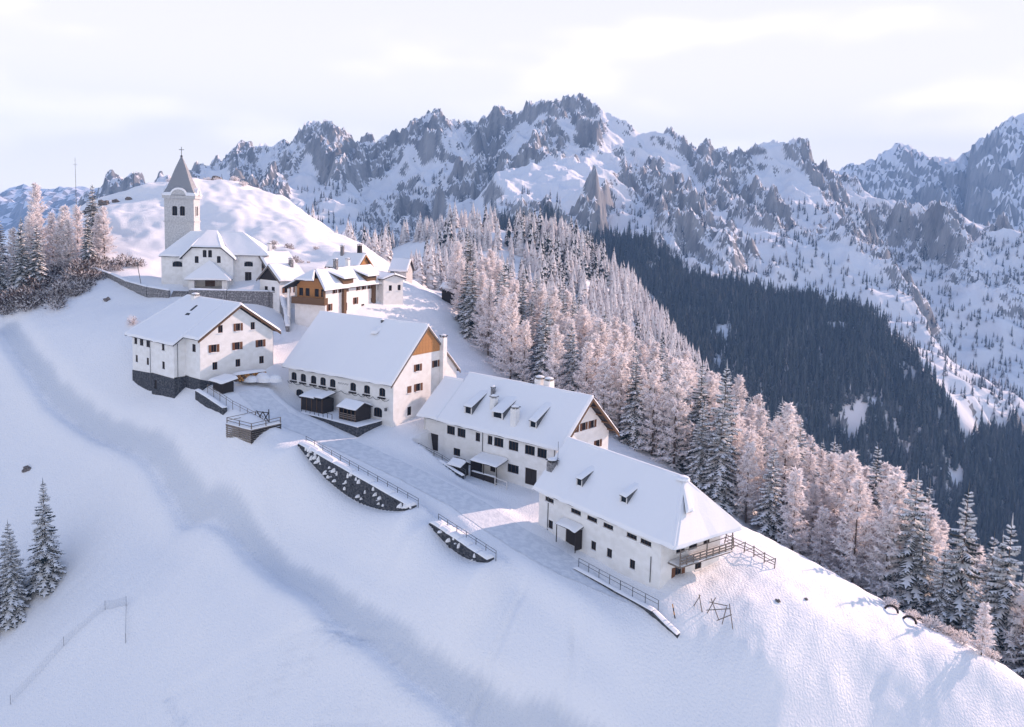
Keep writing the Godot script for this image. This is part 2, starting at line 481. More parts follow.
var WOOD := [[69.4, -27.6, -1350.0], [158.2, -60.0, -1320.0], [266.4, -92.6, -1260.0], [363.7, -112.4, -1200.0], [433.5, -125.3, -1130.0], [470.9, -170.6, -1060.0], [503.5, -246.6, -990.0], [522.8, -310.0, -930.0]]
var FAR := [[900.0, 60.0, -3200.0], [1068.4, 130.0, -3200.0], [1189.4, 186.2, -3200.0], [1261.3, 177.5, -3200.0], [1365.1, 264.6, -3250.0], [1438.5, 248.8, -3250.0], [1471.3, 225.4, -3200.0], [1561.6, 210.3, -3200.0], [1629.9, 243.7, -3200.0], [1651.6, 299.8, -3150.0], [1689.4, 347.4, -3100.0], [1756.6, 362.7, -3100.0], [1993.9, 389.2, -3100.0], [2347.0, 297.5, -3100.0]]
var LEFT := [[-2971.4, -34.3, -4000.0], [-2577.9, -14.5, -4000.0], [-2308.3, -2.7, -4000.0], [-2217.3, 35.3, -4000.0], [-2105.6, 25.0, -4000.0], [-1970.7, 42.0, -4000.0], [-1859.1, 27.3, -4000.0], [-1679.3, 58.7, -4000.0], [-1411.1, 21.7, -4000.0], [-1085.7, -11.4, -4000.0]]

# nearest point of a ridge: x = plan distance, y = height there
func ridge(path: Array, x: float, z: float) -> Vector2:
	var best := 1e12
	var h := 0.0
	for k in path.size() - 1:
		var a: Array = path[k]
		var b: Array = path[k + 1]
		var dx: float = b[0] - a[0]
		var dz: float = b[2] - a[2]
		var t := clampf(((x - a[0]) * dx + (z - a[2]) * dz) / (dx * dx + dz * dz), 0, 1)
		var ex: float = x - a[0] - dx * t
		var ez: float = z - a[2] - dz * t
		var l := ex * ex + ez * ez
		if l < best:
			best = l
			h = lerpf(a[1], b[1], t)
	return Vector2(sqrt(best), h)

var mc := PackedFloat32Array()
var mcd := PackedFloat32Array()
const MX := -1000.0
const MZ := -2500.0
const MS := 20.0
const MW := 130
const MD := 96

func massif_base(x: float, z: float) -> Vector2:
	var r := ridge(R0, x, z)
	var d := r.x
	var h := r.y - (0.24 * d + 95.0 * (1.0 - exp(-d / 95.0)))
	if z < -2100: h = r.y - 0.9 * d
	var near := d
	for s in SPURS:
		r = ridge(s, x, z)
		var hs := r.y - (0.26 * r.x + 70.0 * (1.0 - exp(-r.x / 80.0)))
		if hs > h - 12.0:
			var t := clampf((hs - h + 12.0) / 24.0, 0, 1)
			h = lerpf(h, hs, t) + 6.0 * t * (1.0 - t)
		near = minf(near, r.x * 1.4 + 25.0)
	h -= maxf(0.0, z + 1480.0) * 0.32
	r = ridge(WOOD, x, z)
	var hw := r.y - r.x * 0.33
	if hw > h: h = hw
	return Vector2(h, near)

func coarse_at(arr: PackedFloat32Array, x: float, z: float) -> float:
	var fx := clampf((x - MX) / MS, 0.0, MW - 1.001)
	var fz := clampf((z - MZ) / MS, 0.0, MD - 1.001)
	var i := int(fx)
	var j := int(fz)
	var o := j * MW + i
	return lerpf(lerpf(arr[o], arr[o + 1], fx - i), lerpf(arr[o + MW], arr[o + MW + 1], fx - i), fz - j)

var nm: Array[FastNoiseLite] = []
func fnoise(seed_: int, wave: float, octaves: int, ridged := false) -> FastNoiseLite:
	var f := FastNoiseLite.new()
	f.seed = seed_; f.frequency = 1.0 / wave; f.fractal_octaves = octaves
	if ridged: f.fractal_type = FastNoiseLite.FRACTAL_RIDGED
	return f

# where rock breaks through: along the crests and in buttresses between the snowfields
func rockmask(x: float, z: float, h: float, near: float) -> float:
	var n: float = nm[5].get_noise_2d(x, z * 0.6) * 1.5 + 0.5 * exp(-near / 60.0) + 0.03
	return smoothstep(-0.05, 0.3, n) * clampf((h + (300.0 if x > 600 else 150.0)) / 120.0, 0.0, 1.0)

func massif(x: float, z: float) -> float:
	var wx: float = x + nm[3].get_noise_2d(x, z) * 28.0
	var wz: float = z + nm[3].get_noise_2d(x + 500, z) * 28.0
	var h := coarse_at(mc, wx, wz)
	var near := coarse_at(mcd, x, z)
	var m := rockmask(x, z, h, near)
	var high := clampf((h + 170.0) / 150.0, 0.08, 1.0)
	var crest := 0.25 + 0.75 * smoothstep(0.0, 60.0, near)
	h += (nm[0].get_noise_2d(x, z) - 0.2) * (20.0 + 34.0 * m) * high * crest
	h += nm[1].get_noise_2d(x, z * 0.45) * (3.0 + 21.0 * m) * high * (0.5 + 0.5 * crest)
	h += nm[2].get_noise_2d(x, z * 0.6) * (1.0 + 11.0 * m) * high
	return h

func mountains() -> void:
	nm = [fnoise(31, 210.0, 3, true), fnoise(32, 62.0, 3, true), fnoise(33, 19.0, 4, true), fnoise(34, 90.0, 2), fnoise(35, 40.0, 3), fnoise(36, 240.0, 3), fnoise(37, 16.0, 2)]
	mc.resize(MW * MD); mcd.resize(MW * MD)
	for j in MD:
		for i in MW:
			var b := massif_base(MX + i * MS, MZ + j * MS)
			mc[j * MW + i] = b.x; mcd[j * MW + i] = b.y
	var step := 4.2
	var x0 := -900.0
	var z0 := -2230.0
	var w := 524
	var d := 393
	var hf := PackedFloat32Array()
	hf.resize(w * d)
	for j in d:
		for i in w: hf[j * w + i] = massif(x0 + i * step, z0 + j * step)
	var cols := rock_colours(hf, w, d, step, x0, z0, 1.16, true)
	structure("mountain_range", facet_mesh(x0, z0, step, w, d, hf, cols), M.mountain)
	# farther ranges to the right and on the left horizon
	for q in [[FAR, 850.0, -3600.0, 12.0, 130, 100, 0.85, 1.3], [LEFT, -3000.0, -4500.0, 20.0, 100, 50, 0.4, 0.62]]:
		var e: float = q[3]
		w = q[4]; d = q[5]
		hf.resize(w * d)
		for j in d:
			for i in w:
				var x: float = q[1] + i * e
				var z: float = q[2] + j * e
				var r := ridge(q[0], x, z)
				var k: float = e / 12.0
				hf[j * w + i] = r.y - q[6] * r.x + (nm[0].get_noise_2d(x / k, z / k) * 70.0 * smoothstep(0.0, 200.0 * k, r.x + 25.0) + nm[1].get_noise_2d(x / k, z / k) * 22.0) * (0.6 if k > 2 else 1.0)
		structure("mountain_range", facet_mesh(q[1], q[2], e, w, d, hf, rock_colours(hf, w, d, e, q[1], q[2], q[7])), M.mountain)

# crisp broken faces: every triangle with its own normal and colour
func facet_mesh(x0: float, z0: float, step: float, w: int, d: int, hf: PackedFloat32Array, cols: PackedColorArray) -> ArrayMesh:
	var v := PackedVector3Array()
	var n := PackedVector3Array()
	var c := PackedColorArray()
	var total := (w - 1) * (d - 1) * 6
	v.resize(total); n.resize(total); c.resize(total)
	var k := 0
	for j in d - 1:
		for i in w - 1:
			var o := j * w + i
			var p := Vector3(x0 + i * step, hf[o], z0 + j * step)
			var q := Vector3(p.x + step, hf[o + 1], p.z)
			var r := Vector3(p.x, hf[o + w], p.z + step)
			var s := Vector3(q.x, hf[o + w + 1], r.z)
			var m := (r - p).cross(q - p).normalized()
			var m2 := (r - q).cross(s - q).normalized() * -1.0
			if m2.y < 0: m2 = -m2
			v[k] = p; v[k + 1] = q; v[k + 2] = r; v[k + 3] = q; v[k + 4] = s; v[k + 5] = r
			n[k] = m; n[k + 1] = m; n[k + 2] = m; n[k + 3] = m2; n[k + 4] = m2; n[k + 5] = m2
			c[k] = cols[o]; c[k + 1] = cols[o]; c[k + 2] = cols[o]; c[k + 3] = cols[o + w + 1]; c[k + 4] = cols[o + w + 1]; c[k + 5] = cols[o + w + 1]
			k += 6
	var a := []
	a.resize(Mesh.ARRAY_MAX)
	a[Mesh.ARRAY_VERTEX] = v; a[Mesh.ARRAY_NORMAL] = n; a[Mesh.ARRAY_COLOR] = c
	var mesh := ArrayMesh.new()
	mesh.add_surface_from_arrays(Mesh.PRIMITIVE_TRIANGLES, a)
	return mesh

func rock_colours(hf: PackedFloat32Array, w: int, d: int, step: float, x0: float, z0: float, steep: float, masked := false) -> PackedColorArray:
	var cols := PackedColorArray()
	cols.resize(w * d)
	var snow := Color(0.80, 0.82, 0.87)
	for j in d:
		for i in w:
			var o := j * w + i
			var l := hf[j * w + maxi(i - 1, 0)]
			var r := hf[j * w + mini(i + 1, w - 1)]
			var t := hf[maxi(j - 1, 0) * w + i]
			var b := hf[mini(j + 1, d - 1) * w + i]
			var g := Vector2(l - r, t - b).length() / (2.0 * step)
			var x := x0 + i * step
			var z := z0 + j * step
			var e: float = g + nm[4].get_noise_2d(x, z * 0.5) * 0.4 + nm[6].get_noise_2d(x, z + 300) * 0.75
			e += nm[6].get_noise_2d(x * 0.22, hf[o] * 0.9) * 0.6
			if masked: e = e * 0.6 + rockmask(x, z, hf[o], coarse_at(mcd, x, z)) * 0.34 + (0.0 if hf[o] > -120 or x > 600 else -0.2)
			var tone: float = clampf(0.5 + 0.45 * nm[1].get_noise_2d(x + 77, z) + 0.5 * nm[6].get_noise_2d(x + 9, z * 0.4), 0, 1)
			var rock := Color(0.10, 0.105, 0.115).lerp(Color(0.33, 0.33, 0.335), tone)
			cols[o] = rock.lerp(snow, 1.0 - smoothstep(steep - 0.06, steep + 0.06, e))
	return cols

# ---------- building kit
var cache := {}

# a flat wall with real openings: a convex outline less rectangles, with reveals
func wall(s: Shape, t: Transform3D, outline: PackedVector2Array, holes: Array, deep := 0.2) -> void:
	var keep := s.xf
	s.xf = t
	var lo := outline[0]
	var hi := outline[0]
	for p in outline:
		lo = lo.min(p); hi = hi.max(p)
	var xs := [lo.x, hi.x]
	var ys := [lo.y, hi.y]
	for r: Rect2 in holes:
		xs.append_array([r.position.x, r.end.x]); ys.append_array([r.position.y, r.end.y])
	xs.sort(); ys.sort()
	for i in xs.size() - 1:
		for j in ys.size() - 1:
			if xs[i + 1] - xs[i] < 0.001 or ys[j + 1] - ys[j] < 0.001: continue
			var mid := Vector2((xs[i] + xs[i + 1]) / 2, (ys[j] + ys[j + 1]) / 2)
			var open := false
			for r: Rect2 in holes: open = open or r.has_point(mid)
			if open: continue
			var cell := PackedVector2Array([Vector2(xs[i], ys[j]), Vector2(xs[i + 1], ys[j]), Vector2(xs[i + 1], ys[j + 1]), Vector2(xs[i], ys[j + 1])])
			for piece in Geometry2D.intersect_polygons(cell, outline):
				if Geometry2D.is_polygon_clockwise(piece): piece.reverse()
				for k in range(1, piece.size() - 1):
					s.tri(Vector3(piece[0].x, piece[0].y, 0), Vector3(piece[k + 1].x, piece[k + 1].y, 0), Vector3(piece[k].x, piece[k].y, 0))
	for r: Rect2 in holes:
		var a := r.position
		var b := r.end
		s.quad(Vector3(a.x, a.y, 0), Vector3(a.x, a.y, -deep), Vector3(b.x, a.y, -deep), Vector3(b.x, a.y, 0))
		s.quad(Vector3(a.x, b.y, 0), Vector3(b.x, b.y, 0), Vector3(b.x, b.y, -deep), Vector3(a.x, b.y, -deep))
		s.quad(Vector3(a.x, a.y, 0), Vector3(a.x, b.y, 0), Vector3(a.x, b.y, -deep), Vector3(a.x, a.y, -deep))
		s.quad(Vector3(b.x, a.y, 0), Vector3(b.x, a.y, -deep), Vector3(b.x, b.y, -deep), Vector3(b.x, b.y, 0))
	s.xf = keep

func window_meshes(w: float, h: float, kind: String) -> Array:
	var key := "%.1f %.1f %s" % [w, h, kind]
	if cache.has(key): return cache[key]
	var f := Shape.new()
	var b := 0.07
	f.box(Vector3(-w / 2, -h / 2, -0.17), Vector3(-w / 2 + b, h / 2, -0.08))
	f.box(Vector3(w / 2 - b, -h / 2, -0.17), Vector3(w / 2, h / 2, -0.08))
	f.box(Vector3(-w / 2 + b, -h / 2, -0.17), Vector3(w / 2 - b, -h / 2 + b, -0.08))
	f.box(Vector3(-w / 2 + b, h / 2 - b, -0.17), Vector3(w / 2 - b, h / 2, -0.08))
	var p := Shape.new()
	if kind == "d":
		p.box(Vector3(-w / 2 + b, -h / 2 + b, -0.16), Vector3(-0.01, h / 2 - b, -0.11))
		p.box(Vector3(0.01, -h / 2 + b, -0.16), Vector3(w / 2 - b, h / 2 - b, -0.11))
	else:
		var bars := 2 if w > 1.7 else 1
		for k in bars:
			var x := w * ((k + 1.0) / (bars + 1) - 0.5)
			f.box(Vector3(x - 0.035, -h / 2 + b, -0.165), Vector3(x + 0.035, h / 2 - b, -0.09))
		p.quad(Vector3(-w / 2 + 0.03, -h / 2 + 0.03, -0.14), Vector3(w / 2 - 0.03, -h / 2 + 0.03, -0.14), Vector3(w / 2 - 0.03, h / 2 - 0.03, -0.14), Vector3(-w / 2 + 0.03, h / 2 - 0.03, -0.14))
	var sill := Shape.new()
	sill.box(Vector3(-w / 2 - 0.1, -h / 2 - 0.12, 0.005), Vector3(w / 2 + 0.1, -h / 2 - 0.02, 0.16))
	var sh := Shape.new()
	sh.box(Vector3(-w / 4, -h / 2, 0.01), Vector3(w / 4, h / 2, 0.06))
	var spandrel := Shape.new()
	if kind == "a":
		for sd in [-1.0, 1.0]:
			for k in 5:
				var t0 := k / 5.0 * PI / 2
				var t1 := (k + 1) / 5.0 * PI / 2
				var q := [Vector3(sd * w / 2 * cos(t0), h / 2 - w * 0.28 * (1 - sin(t0)), -0.07), Vector3(sd * w / 2 * cos(t1), h / 2 - w * 0.28 * (1 - sin(t1)), -0.07)]
				var c := Vector3(sd * w / 2, h / 2, -0.07)
				spandrel.prism([q[0], q[1], c], Vector3(0, 0, 0.073))
	cache[key] = [f.mesh(), p.mesh(), sill.mesh(), sh.mesh(), spandrel.mesh() if kind == "a" else null]
	return cache[key]

# wins: [centre x, centre y, width, height, kind]; w plain, s open shutters, c closed shutters, d door, a arched
func facade(h: Node3D, s: Shape, t: Transform3D, outline: Array, wins: Array, frame: Material, wall_mat: Material = null) -> void:
	var holes := []
	for w in wins: holes.append(Rect2(w[0] - w[2] / 2, w[1] - w[3] / 2, w[2], w[3]))
	wall(s, t, PackedVector2Array(outline), holes)
	for w in wins:
		var m := window_meshes(snappedf(w[2], 0.1), snappedf(w[3], 0.1), w[4])
		var at := t * Transform3D(Basis.from_scale(Vector3(w[2] / snappedf(w[2], 0.1), w[3] / snappedf(w[3], 0.1), 1)), Vector3(w[0], w[1], 0))
		var door: bool = w[4] == "d"
		var f := put_mesh("door" if door else "window", m[0], frame, h)
		f.transform = at
		put_mesh("door_leaf" if door else "pane", m[1], M.dark_wood if door else M.glass, f)
		if not door: put_mesh("sill", m[2], M.roof_snow, f)
		if m[4]: put_mesh("arch_head", m[4], wall_mat if wall_mat else M.plaster, f)
		if w[4] == "s" or w[4] == "c":
			for sd in [-1.0, 1.0]:
				var o := put_mesh("shutter", m[3], M.shutter, f)
				o.position.x = sd * w[2] * (0.77 if w[4] == "s" else 0.252)

func front_t(x: float, y: float, z: float) -> Transform3D: return Transform3D(Basis(), Vector3(x, y, z))
func right_t(x: float, y: float, z: float) -> Transform3D: return Transform3D(Basis(Vector3(0, 0, -1), Vector3.UP, Vector3(1, 0, 0)), Vector3(x, y, z))
func left_t(x: float, y: float, z: float) -> Transform3D: return Transform3D(Basis(Vector3(0, 0, 1), Vector3.UP, Vector3(-1, 0, 0)), Vector3(x, y, z))
func back_t(x: float, y: float, z: float) -> Transform3D: return Transform3D(Basis(Vector3(-1, 0, 0), Vector3.UP, Vector3(0, 0, -1)), Vector3(x, y, z))

# a roof plane (eave left, eave right, top right, top left): thin deck below, rounded uneven snow above
func deck(s: Shape, p: Array, thick := 0.2) -> void:
	var n: Vector3 = (p[1] - p[0]).cross(p[3] - p[0]).normalized()
	if n.y < 0: n = -n
	s.hexa([p[0] - n * thick, p[1] - n * thick, p[2] - n * thick, p[3] - n * thick, p[0], p[1], p[2], p[3]])

func snow_sheet(s: Shape, p: Array, thick := 0.35, top_open := true, seed_ := 0.0) -> void:
	var n: Vector3 = (p[1] - p[0]).cross(p[3] - p[0]).normalized()
	if n.y < 0: n = -n
	var lu: float = p[0].distance_to(p[1])
	var lv: float = maxf(p[0].distance_to(p[3]), 0.5)
	var eu := minf(0.35 / lu, 0.4)
	var ev := minf(0.4 / lv, 0.4)
	var us := [0.0, eu * 0.3, eu]
	var ku := clampi(int(lu / 1.6), 2, 18)
	for k in range(1, ku): us.append(lerpf(eu, 1 - eu, k / float(ku)))
	us.append_array([1 - eu, 1 - eu * 0.3, 1.0])
	var vs := [0.0, ev * 0.3, ev]
	var kv := clampi(int(lv / 1.6), 2, 9)
	for k in range(1, kv): vs.append(lerpf(ev, 1 - ev, k / float(kv)))
	vs.append(1 - ev)
	if not top_open: vs.append(1 - ev * 0.3)
	vs.append(1.0)
	var g := []
	for j in vs.size():
		for i in us.size():
			var u: float = us[i]
			var v: float = vs[j]
			var base: Vector3 = p[0].lerp(p[1], u).lerp(p[3].lerp(p[2], u), v)
			var e := sqrt(clampf(minf(u, 1 - u) / eu, 0, 1)) * sqrt(clampf((v if top_open else minf(v, 1 - v)) / ev, 0, 1))
			e = maxf(e, 0.12)
			if v < ev * 0.5: base += (p[0] - p[3]).normalized() * (0.08 + 0.22 * nz_b.get_noise_2d(base.x * 3.0 + seed_, base.z * 3.0 - 50.0))
			g.append(base + n * (thick * e * (1.0 + 0.45 * nz_b.get_noise_2d(base.x * 1.3 + seed_, base.z * 1.3 + base.y)) + 0.002))
	var w := us.size()
	for j in vs.size() - 1:
		for i in w - 1:
			var o := j * w + i
			s.quad(g[o], g[o + w], g[o + w + 1], g[o + 1])
	for i in w - 1: s.quad(g[i], g[i + 1], p[0].lerp(p[1], us[i + 1]) + n * 0.002, p[0].lerp(p[1], us[i]) + n * 0.002)
	for j in vs.size() - 1:
		s.quad(g[j * w], p[0].lerp(p[3], vs[j]), p[0].lerp(p[3], vs[j + 1]), g[(j + 1) * w])
		s.quad(g[j * w + w - 1], g[(j + 1) * w + w - 1], p[1].lerp(p[2], vs[j + 1]), p[1].lerp(p[2], vs[j]))

func roof(h: Node3D, planes: Array, thick := 0.35, called := "roof", edge: Material = null) -> void:
	var d := Shape.new()
	var sn := Shape.new()
	for k in planes.size():
		deck(d, planes[k]); snow_sheet(sn, planes[k], thick, true, k * 37.0)
	var r := part(called, d, edge if edge else M.roof_edge, h)
	part("roof_snow", sn, M.roof_snow, r)

func snow_ridge(h: Node3D, lines: Array, r := 0.3) -> void:
	var s := Shape.new()
	for q in lines: s.bar(q[0], q[1], r, 8)
	part("ridge_snow", s, M.roof_snow, h)

func gable_planes(x0: float, x1: float, z0: float, z1: float, e: float, r: float) -> Array:
	var zm := (z0 + z1) / 2
	return [[Vector3(x0, e, z0), Vector3(x1, e, z0), Vector3(x1, e + r, zm), Vector3(x0, e + r, zm)], [Vector3(x1, e, z1), Vector3(x0, e, z1), Vector3(x0, e + r, zm), Vector3(x1, e + r, zm)]]

func chimney(h: Node3D, x: float, z: float, y0: float, y1: float, w: float, m: Material, called := "chimney") -> void:
	var s := Shape.new()
	s.box(Vector3(x - w / 2, y0, z - w / 2), Vector3(x + w / 2, y1, z + w / 2))
	for dx in [-0.38, 0.38]:
		for dz in [-0.38, 0.38]: s.box(Vector3(x + dx * w - 0.06, y1, z + dz * w - 0.06), Vector3(x + dx * w + 0.06, y1 + 0.25, z + dz * w + 0.06))
	var c := part(called, s, m, h)
	var cap := Shape.new()
	cap.box(Vector3(x - w * 0.62, y1 + 0.25, z - w * 0.62), Vector3(x + w * 0.62, y1 + 0.33, z + w * 0.62))
	part("cap", cap, M.roof_edge, c)
	var sn := Shape.new()
	dome(sn, Vector3(x, y1 + 0.33, z), w * 0.62, 0.3)
	part("snow_cap", sn, M.roof_snow, c)

func dome(s: Shape, at: Vector3, r: float, hgt: float, seg := 10) -> void:
	for j in 3:
		var a0 := j / 3.0 * PI / 2
		var a1 := (j + 1) / 3.0 * PI / 2
		for k in seg:
			var t0 := TAU * k / seg
			var t1 := TAU * (k + 1) / seg
			var f := func(t: float, a: float) -> Vector3: return at + Vector3(cos(t) * cos(a) * r, sin(a) * hgt, sin(t) * cos(a) * r)
			s.quad(f.call(t0, a0), f.call(t0, a1), f.call(t1, a1), f.call(t1, a0))

# shed dormer on the front slope: centre x, front z, width, front height, roof plane slope k (y = e - k z), back z
func dormer(h: Node3D, x0: float, x1: float, zf: float, zb: float, e: float, k: float, hf: float, wide := 0.25) -> void:
	var s := Shape.new()
	var yf := e - k * zf
	var yb := e - k * zb
	var top := yf + hf
	s.quad(Vector3(x0, yf, zf), Vector3(x0, top, zf), Vector3(x0, yb, zb), Vector3(x0, yb - 0.02, zb))
	s.quad(Vector3(x1, yf, zf), Vector3(x1, yb - 0.02, zb), Vector3(x1, yb, zb), Vector3(x1, top, zf))
	var d := part("dormer", s, M.metal, h)
	var w := x1 - x0
	var f := Shape.new()
	wall(f, front_t(x0, yf - 0.3, zf), PackedVector2Array([Vector2(0, 0), Vector2(w, 0), Vector2(w, hf + 0.3), Vector2(0, hf + 0.3)]), [Rect2(w * 0.14, 0.45, w * 0.72, hf - 0.22)], 0.15)
	part("dormer_front", f, M.frame_white, d)
	var g := Shape.new()
	g.quad(Vector3(x0 + w * 0.12, yf + 0.1, zf - 0.13), Vector3(x1 - w * 0.12, yf + 0.1, zf - 0.13), Vector3(x1 - w * 0.12, yf + hf, zf - 0.13), Vector3(x0 + w * 0.12, yf + hf, zf - 0.13))
	part("pane", g, M.glass, d)
	var p := [Vector3(x0 - wide, top, zf + 0.18), Vector3(x1 + wide, top, zf + 0.18), Vector3(x1 + wide, yb + 0.12, zb), Vector3(x0 - wide, yb + 0.12, zb)]
	var rd := Shape.new()
	deck(rd, p, 0.12)
	part("dormer_roof", rd, M.roof_edge, d)
	var sn := Shape.new()
	snow_sheet(sn, p, 0.2, true, x0 * 9)
	part("roof_snow", sn, M.roof_snow, d)

func pent(w: float, e: float, r: float, low := -3.0) -> Array:
	return [Vector2(0, low), Vector2(w, low), Vector2(w, e), Vector2(w / 2, e + r), Vector2(0, e)]
func block(w: float, e: float, low := -3.0) -> Array:
	return [Vector2(0, low), Vector2(w, low), Vector2(w, e), Vector2(0, e)]

func pipe(h: Node3D, a: Vector3, b: Vector3) -> void:
	var s := Shape.new()
	s.bar(a, b, 0.06, 6)
	part("drainpipe", s, M.metal, h)

func snow_heap(s: Shape, at: Vector3, rx: float, rz: float, hgt: float, turn := 0.0) -> void:
	var k := s.xf
	s.xf = k * Transform3D(Basis(Vector3.UP, turn) * Basis.from_scale(Vector3(rx, 1, rz)), at)
	dome(s, Vector3.ZERO, 1.0, hgt, 14)
	s.xf = k

# ---------- the village
func village() -> void:
	lower_lodge()
	middle_inn()
	big_inn()
	gabled_house()
	church()
	chalets()

# long two-storey house at the lower end of the road, hipped over its gable balcony
func lower_lodge() -> void:
	var e := 6.0
	var h := thing("lodge", "long white two-storey lodge with hipped snowy roof over a gable balcony, lowest on the road", "house", Vector3(3.7, -47.1, -127.3), -0.9232)
	var s := Shape.new()
	var wins := []
	for q in [[3.0, -1.01, 1.9], [8.86, -1.06, 2.1], [12.25, -1.09, 2.0], [15.49, -1.12, 1.9], [19.96, -1.07, 1.85], [22.53, -1.08, 1.9]]: wins.append([q[0] - 0.6, q[1] + e, q[2], 0.62, "w"])
	for q in [[3.44, -4.6], [12.75, -4.72], [15.93, -4.72], [20.3, -4.77]]: wins.append([q[0] - 0.6, q[1] + e, 0.98, 1.22, "w"])
	wins.append([7.85, -4.85 + e, 3.2, 2.6, "d"])
	facade(h, s, front_t(0.6, 0, -0.9), block(24.65, e), wins, M.frame_brown)
	facade(h, s, right_t(25.25, 0, -0.9), block(11.4, e + 0.2), [[3.35, -4.73 + e, 1.25, 1.3, "s"], [7.2, -4.71 + e, 1.25, 1.2, "w"], [3.6, -1.5 + e, 1.6, 1.5, "w"], [6.0, -1.5 + e, 1.6, 1.5, "w"], [8.6, -1.3 + e, 1.2, 1.9, "d"]], M.frame_brown)
	facade(h, s, left_t(0.6, 0, -12.3), pent(11.4, e, 5.7), [], M.frame_brown)
	facade(h, s, back_t(25.25, 0, -12.3), block(24.65, e), [], M.frame_brown)
	part("wall", s, M.plaster, h)
	var rx := 23.4
	var rp := [[Vector3(0, e, 0), Vector3(28.1, e, 0), Vector3(rx, e + 6.6, -6.6), Vector3(0, e + 6.6, -6.6)], [Vector3(28.1, e, -13.2), Vector3(0, e, -13.2), Vector3(0, e + 6.6, -6.6), Vector3(rx, e + 6.6, -6.6)]]
	roof(h, rp)
	var hip := [Vector3(28.1, e, 0.05), Vector3(28.1, e, -13.25), Vector3(rx + 0.2, e + 6.3, -6.65), Vector3(rx + 0.2, e + 6.3, -6.55)]
	roof(h, [hip], 0.3, "hip_roof")
	snow_ridge(h, [[Vector3(0.1, e + 6.75, -6.6), Vector3(rx, e + 6.75, -6.6)], [Vector3(rx + 0.1, e + 6.5, -6.6), Vector3(27.9, e + 0.22, -0.2)], [Vector3(rx + 0.1, e + 6.5, -6.6), Vector3(27.9, e + 0.22, -13.0)]], 0.3)
	var gb := Shape.new()
	gb.prism([Vector3(rx - 0.3, e + 6.9, -6.6), Vector3(rx + 0.9, e + 6.95, -6.6), Vector3(rx + 0.1, e + 5.9, -5.5)], Vector3(0, 0, 0.05))
	snow_heap(gb, Vector3(rx - 0.2, e + 6.5, -6.6), 1.0, 0.9, 0.55)
	part("ridge_snow", gb, M.roof_snow, h)
	# the open hatch on the hip
	var sk := Shape.new()
	var q0 := Vector3(24.6, e + 4.9, -5.2)
	deck(sk, [Vector3(26.6, e + 3.5, -3.6), Vector3(26.6, e + 3.5, -5.2), Vector3(24.3, e + 5.6, -6.0), Vector3(24.3, e + 5.6, -5.4)], 0.1)
	var hat := part("roof_hatch", sk, M.roof_edge, h)
	var hs := Shape.new()
	snow_sheet(hs, [Vector3(26.6, e + 3.51, -3.6), Vector3(26.6, e + 3.51, -5.2), Vector3(24.3, e + 5.61, -6.0), Vector3(24.3, e + 5.61, -5.4)], 0.25)
	part("roof_snow", hs, M.roof_snow, hat)
	for d in [[7.6, 8.9], [16.5, 17.9]]: dormer(h, d[0], d[1], -1.85, -4.6, e, 1.0, 1.6, 0.04)
	chimney(h, 1.3, -2.6, e + 1.0, e + 4.0, 1.15, M.stone)
	var an := Shape.new()
	an.bar(Vector3(2.1, e + 2.5, -3.0), Vector3(2.1, e + 7.2, -3.0), 0.035, 5)
	an.bar(Vector3(1.9, e + 4.7, -3.0), Vector3(2.35, e + 4.7, -3.0), 0.03, 4)
	part("antenna", an, M.metal, h)
	# canopy over the door
	var cn := Shape.new()
	deck(cn, [Vector3(6.2, e - 3.25, 0.55), Vector3(10.6, e - 3.25, 0.55), Vector3(10.6, e - 2.7, -0.9), Vector3(6.2, e - 2.7, -0.9)], 0.12)
	for x in [6.35, 10.45]: cn.bar(Vector3(x, -0.3, 0.4), Vector3(x, e - 3.3, 0.4), 0.07, 4)
	cn.box(Vector3(10.3, 0, -0.85), Vector3(10.42, e - 3.2, 0.4))
	var cp := part("door_canopy", cn, M.dark_wood, h)
	var cs := Shape.new()
	snow_sheet(cs, [Vector3(6.2, e - 3.24, 0.55), Vector3(10.6, e - 3.24, 0.55), Vector3(10.6, e - 2.69, -0.9), Vector3(6.2, e - 2.69, -0.9)], 0.22)
	part("roof_snow", cs, M.roof_snow, cp)
	# gable balcony
	var b := Shape.new()
	b.box(Vector3(25.26, e - 3.25, -12.4), Vector3(27.3, e - 3.08, -2.2))
	var bal := part("balcony", b, M.grey_wood, h)
	var bs := Shape.new()
	snow_sheet(bs, [Vector3(27.25, e - 3.07, -2.3), Vector3(27.25, e - 3.07, -12.3), Vector3(25.3, e - 3.07, -12.3), Vector3(25.3, e - 3.07, -2.3)], 0.16)
	part("balcony_snow", bs, M.roof_snow, bal)
	for k in 9:
		var z := -2.3 - k * 1.25
		var p := Shape.new()
		p.box(Vector3(27.15, e - 3.05, z - 0.06), Vector3(27.27, e - (0.15 if k % 4 == 0 else 2.0), z + 0.06))
		part("post", p, M.grey_wood, bal)
	for y in [-2.75, -2.4, -2.0, -1.0]:
		var p := Shape.new()
		p.box(Vector3(27.28, e + y, -12.4), Vector3(27.33, e + y + (0.18 if y < -1.5 else 0.1), -2.2))
		part("rail", p, M.grey_wood, bal)
	pipe(h, Vector3(2.8, 0, -0.83), Vector3(2.8, e - 0.2, -0.83))
	pipe(h, Vector3(23.6, 0, -0.83), Vector3(23.6, e - 2.6, -0.83))
	for q in [[6.1, -3.2], [9.2, -2.9]]:
		var v := Shape.new()
		v.bar(Vector3(q[0], q[1] + e, -0.88), Vector3(q[0], q[1] + e, -0.6), 0.14, 8)
		part("flue", v, M.metal, h)

